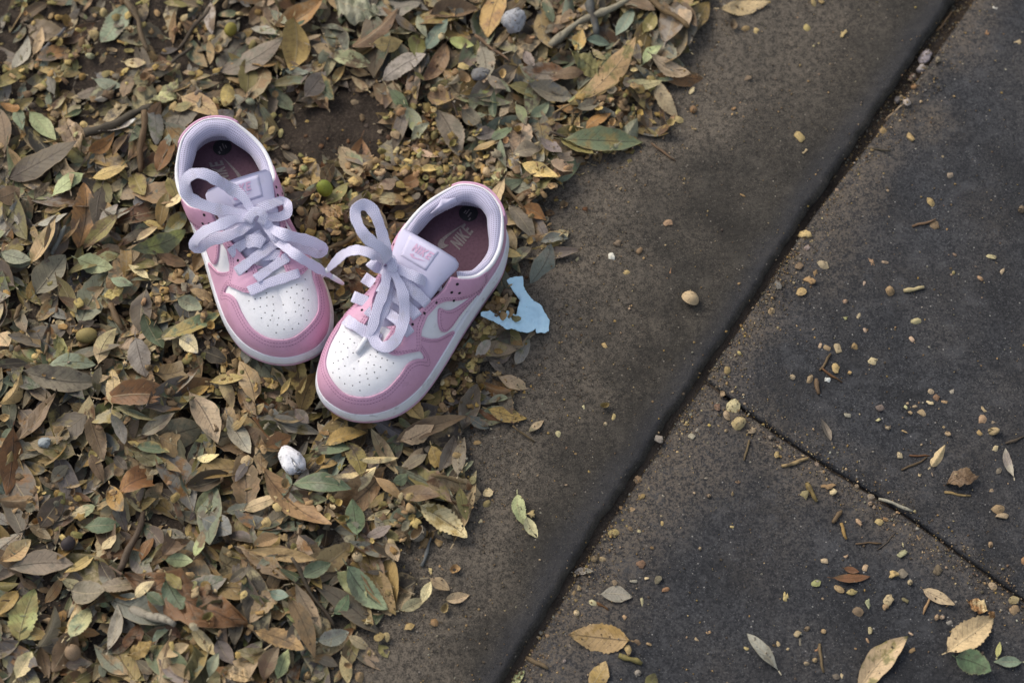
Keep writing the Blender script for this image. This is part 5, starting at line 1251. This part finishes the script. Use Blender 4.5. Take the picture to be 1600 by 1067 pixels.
# ---------------- grit: sand and crumbs in the joints and over the slabs
S = Soup()
for i in range(11000):
    m = rng.random()
    if m < .48: y = rng.uniform(-.33, .36); q = -rng.gamma(1.3, .0075)-.0002; x = float(xe(y))-q/CA
    elif m < .60:
        t = rng.uniform(-.01, .34); s_ = rng.normal(-.004, .008); x, y = FORK+JD*t+JN*s_
    elif m < .83: x, y = rng.uniform(-.05, .45), rng.uniform(-.33, .36)
    else: y = rng.uniform(-.33, .36); x = float(xl(y))+abs(rng.normal(0, .045))-.01
    gx, gy = to_px((x, y, 0))
    if abs(gx-808) < 58 and abs(gy-480) < 54: continue
    d = float(np.clip(rng.lognormal(-7.25, .55), .00035, .0036 if m < .60 else .002))
    if d > .0026 and rng.random() < .5: continue
    V, F = bit_geo(d, d*rng.uniform(.6, 1), 'c'); V = rotz(V, rng.uniform(0, 6.28)); V0 = V.copy(); V[:, :2] += (x, y)
    i2, j2 = cell(np.array([x]), np.array([y])); V[:, 2] += HM[i2[0], j2[0]]-.0001
    S.add(V, F, lco=V0+[0, 0, i*.01], tint=np.r_[shade(PAL[jr(['tan', 'pink', 'grey', 'brown', 'beige', 'dark', 'ochre', 'silver', 'brown', 'dark'])]*.9, .2), 1])
V, F = S.VF(); mk('sand_grit', V, F, M['bits'], attrs={k: (TY[k], S.cat(k)) for k in S.A}, kind='stuff')

# ------------------------------------------------------------------ labels: what it looks like and what it lies next to
LM = [('white stone', 455, 718), ('green acorn', 507, 293), ('olive-yellow acorn', 135, 523), ('blue paper scrap', 820, 490), ('bare soil patch', 520, 190), ('green-grey leaf on the litter edge', 940, 228), ('tilted acorn cap', 652, 832), ('domed acorn cap', 1078, 466),
      ('big holed rust leaf', 290, 945), ('black bark stick', 205, 848), ('pale grey branch', 925, 36), ('top-edge grey stone', 803, 30), ('spotted cream leaf', 695, 816), ('half rust-brown leaf', 200, 620), ('slab joint fork', 1155, 636), ('kerb joint pebbles', 1435, 100), ('big tan leaf', 458, 790),
      ('long olive-tan leaf', 1372, 1035), ('beige leaf over green leaf', 1515, 995), ('ochre-patched leaf', 938, 998), ('silver leaf', 962, 929), ('bone-shaped twig', 1427, 454), ('dusty torn leaf', 1500, 750), ('twig cluster', 1288, 580), ('rust leaf sliver', 1330, 903), ('crumpled cream leaf', 258, 150),
      ('pale green leaf', 70, 205), ('curled orange leaf', 468, 32), ('tall ochre leaf', 770, 30), ('toothed orange leaf', 131, 330), ('nearly black acorn', 106, 848), ('round brown acorn', 113, 1018), ('upright rust leaf', 20, 722), ('folded rust leaf', 206, 760), ('olive toothed leaf', 38, 963), ('green toothed pair', 560, 925),
      ('orange torn flake', 1527, 948), ('grey lance-shaped leaf', 1192, 1018), ('cream husk trio', 1146, 645), ('big dark leaf', 70, 265), ('long grey leaf', 72, 890), ('lilac lace loop', 330, 300)]
LMS = [('pink heel next to the soil', 330, 190), ('sneaker toe that points right', 465, 560), ('lace tips', 515, 430), ('sneaker toe that points left', 530, 650), ('heel by the blue paper', 775, 320), ('white sole by the blue paper', 700, 570), ('swooping side mark', 330, 400), ('paving seam', 1350, 775), ('lower paving seam', 1500, 860)]
LMS = [l for l in LMS if l[0] != 'swooping side mark']+[('outer side of the upper sneaker', 318, 420)]
LMA = LM+LMS
def direction(dx, dy):
    a = math.degrees(math.atan2(-dy, dx)) % 360; return ['right of', 'above right of', 'above', 'above left of', 'left of', 'below left of', 'below', 'below right of'][int((a+22.5)//45) % 8]
taken = set(); MAXW = 16
for o, head, x, y in PL:
    near = sorted(LMA, key=lambda l: (l[1]-x)**2+(l[2]-y)**2); near = [l for l in near if math.hypot(l[1]-x, l[2]-y) > 9]
    cands = []
    for k, l in enumerate(near[:5]):
        d = math.hypot(l[1]-x, l[2]-y); cands.append(f"{head}, {'just ' if d < 45 else ('far ' if d > 190 else '')}{direction(x-l[1], y-l[2])} the {l[0]}")
    for k in range(1, 4): cands.append(cands[0]+f" and {direction(x-near[k][1], y-near[k][2])} the {near[k][0]}")
    for d_ in ('nearer one', 'farther one'): cands.append(cands[0].replace(head, head+' ('+d_+')'))
    for c in cands:
        if c not in taken and len(c.replace('-', ' ').split()) <= MAXW+3 and len(c.split()) <= MAXW: break
    else: c = cands[0]
    taken.add(c); o['label'] = c
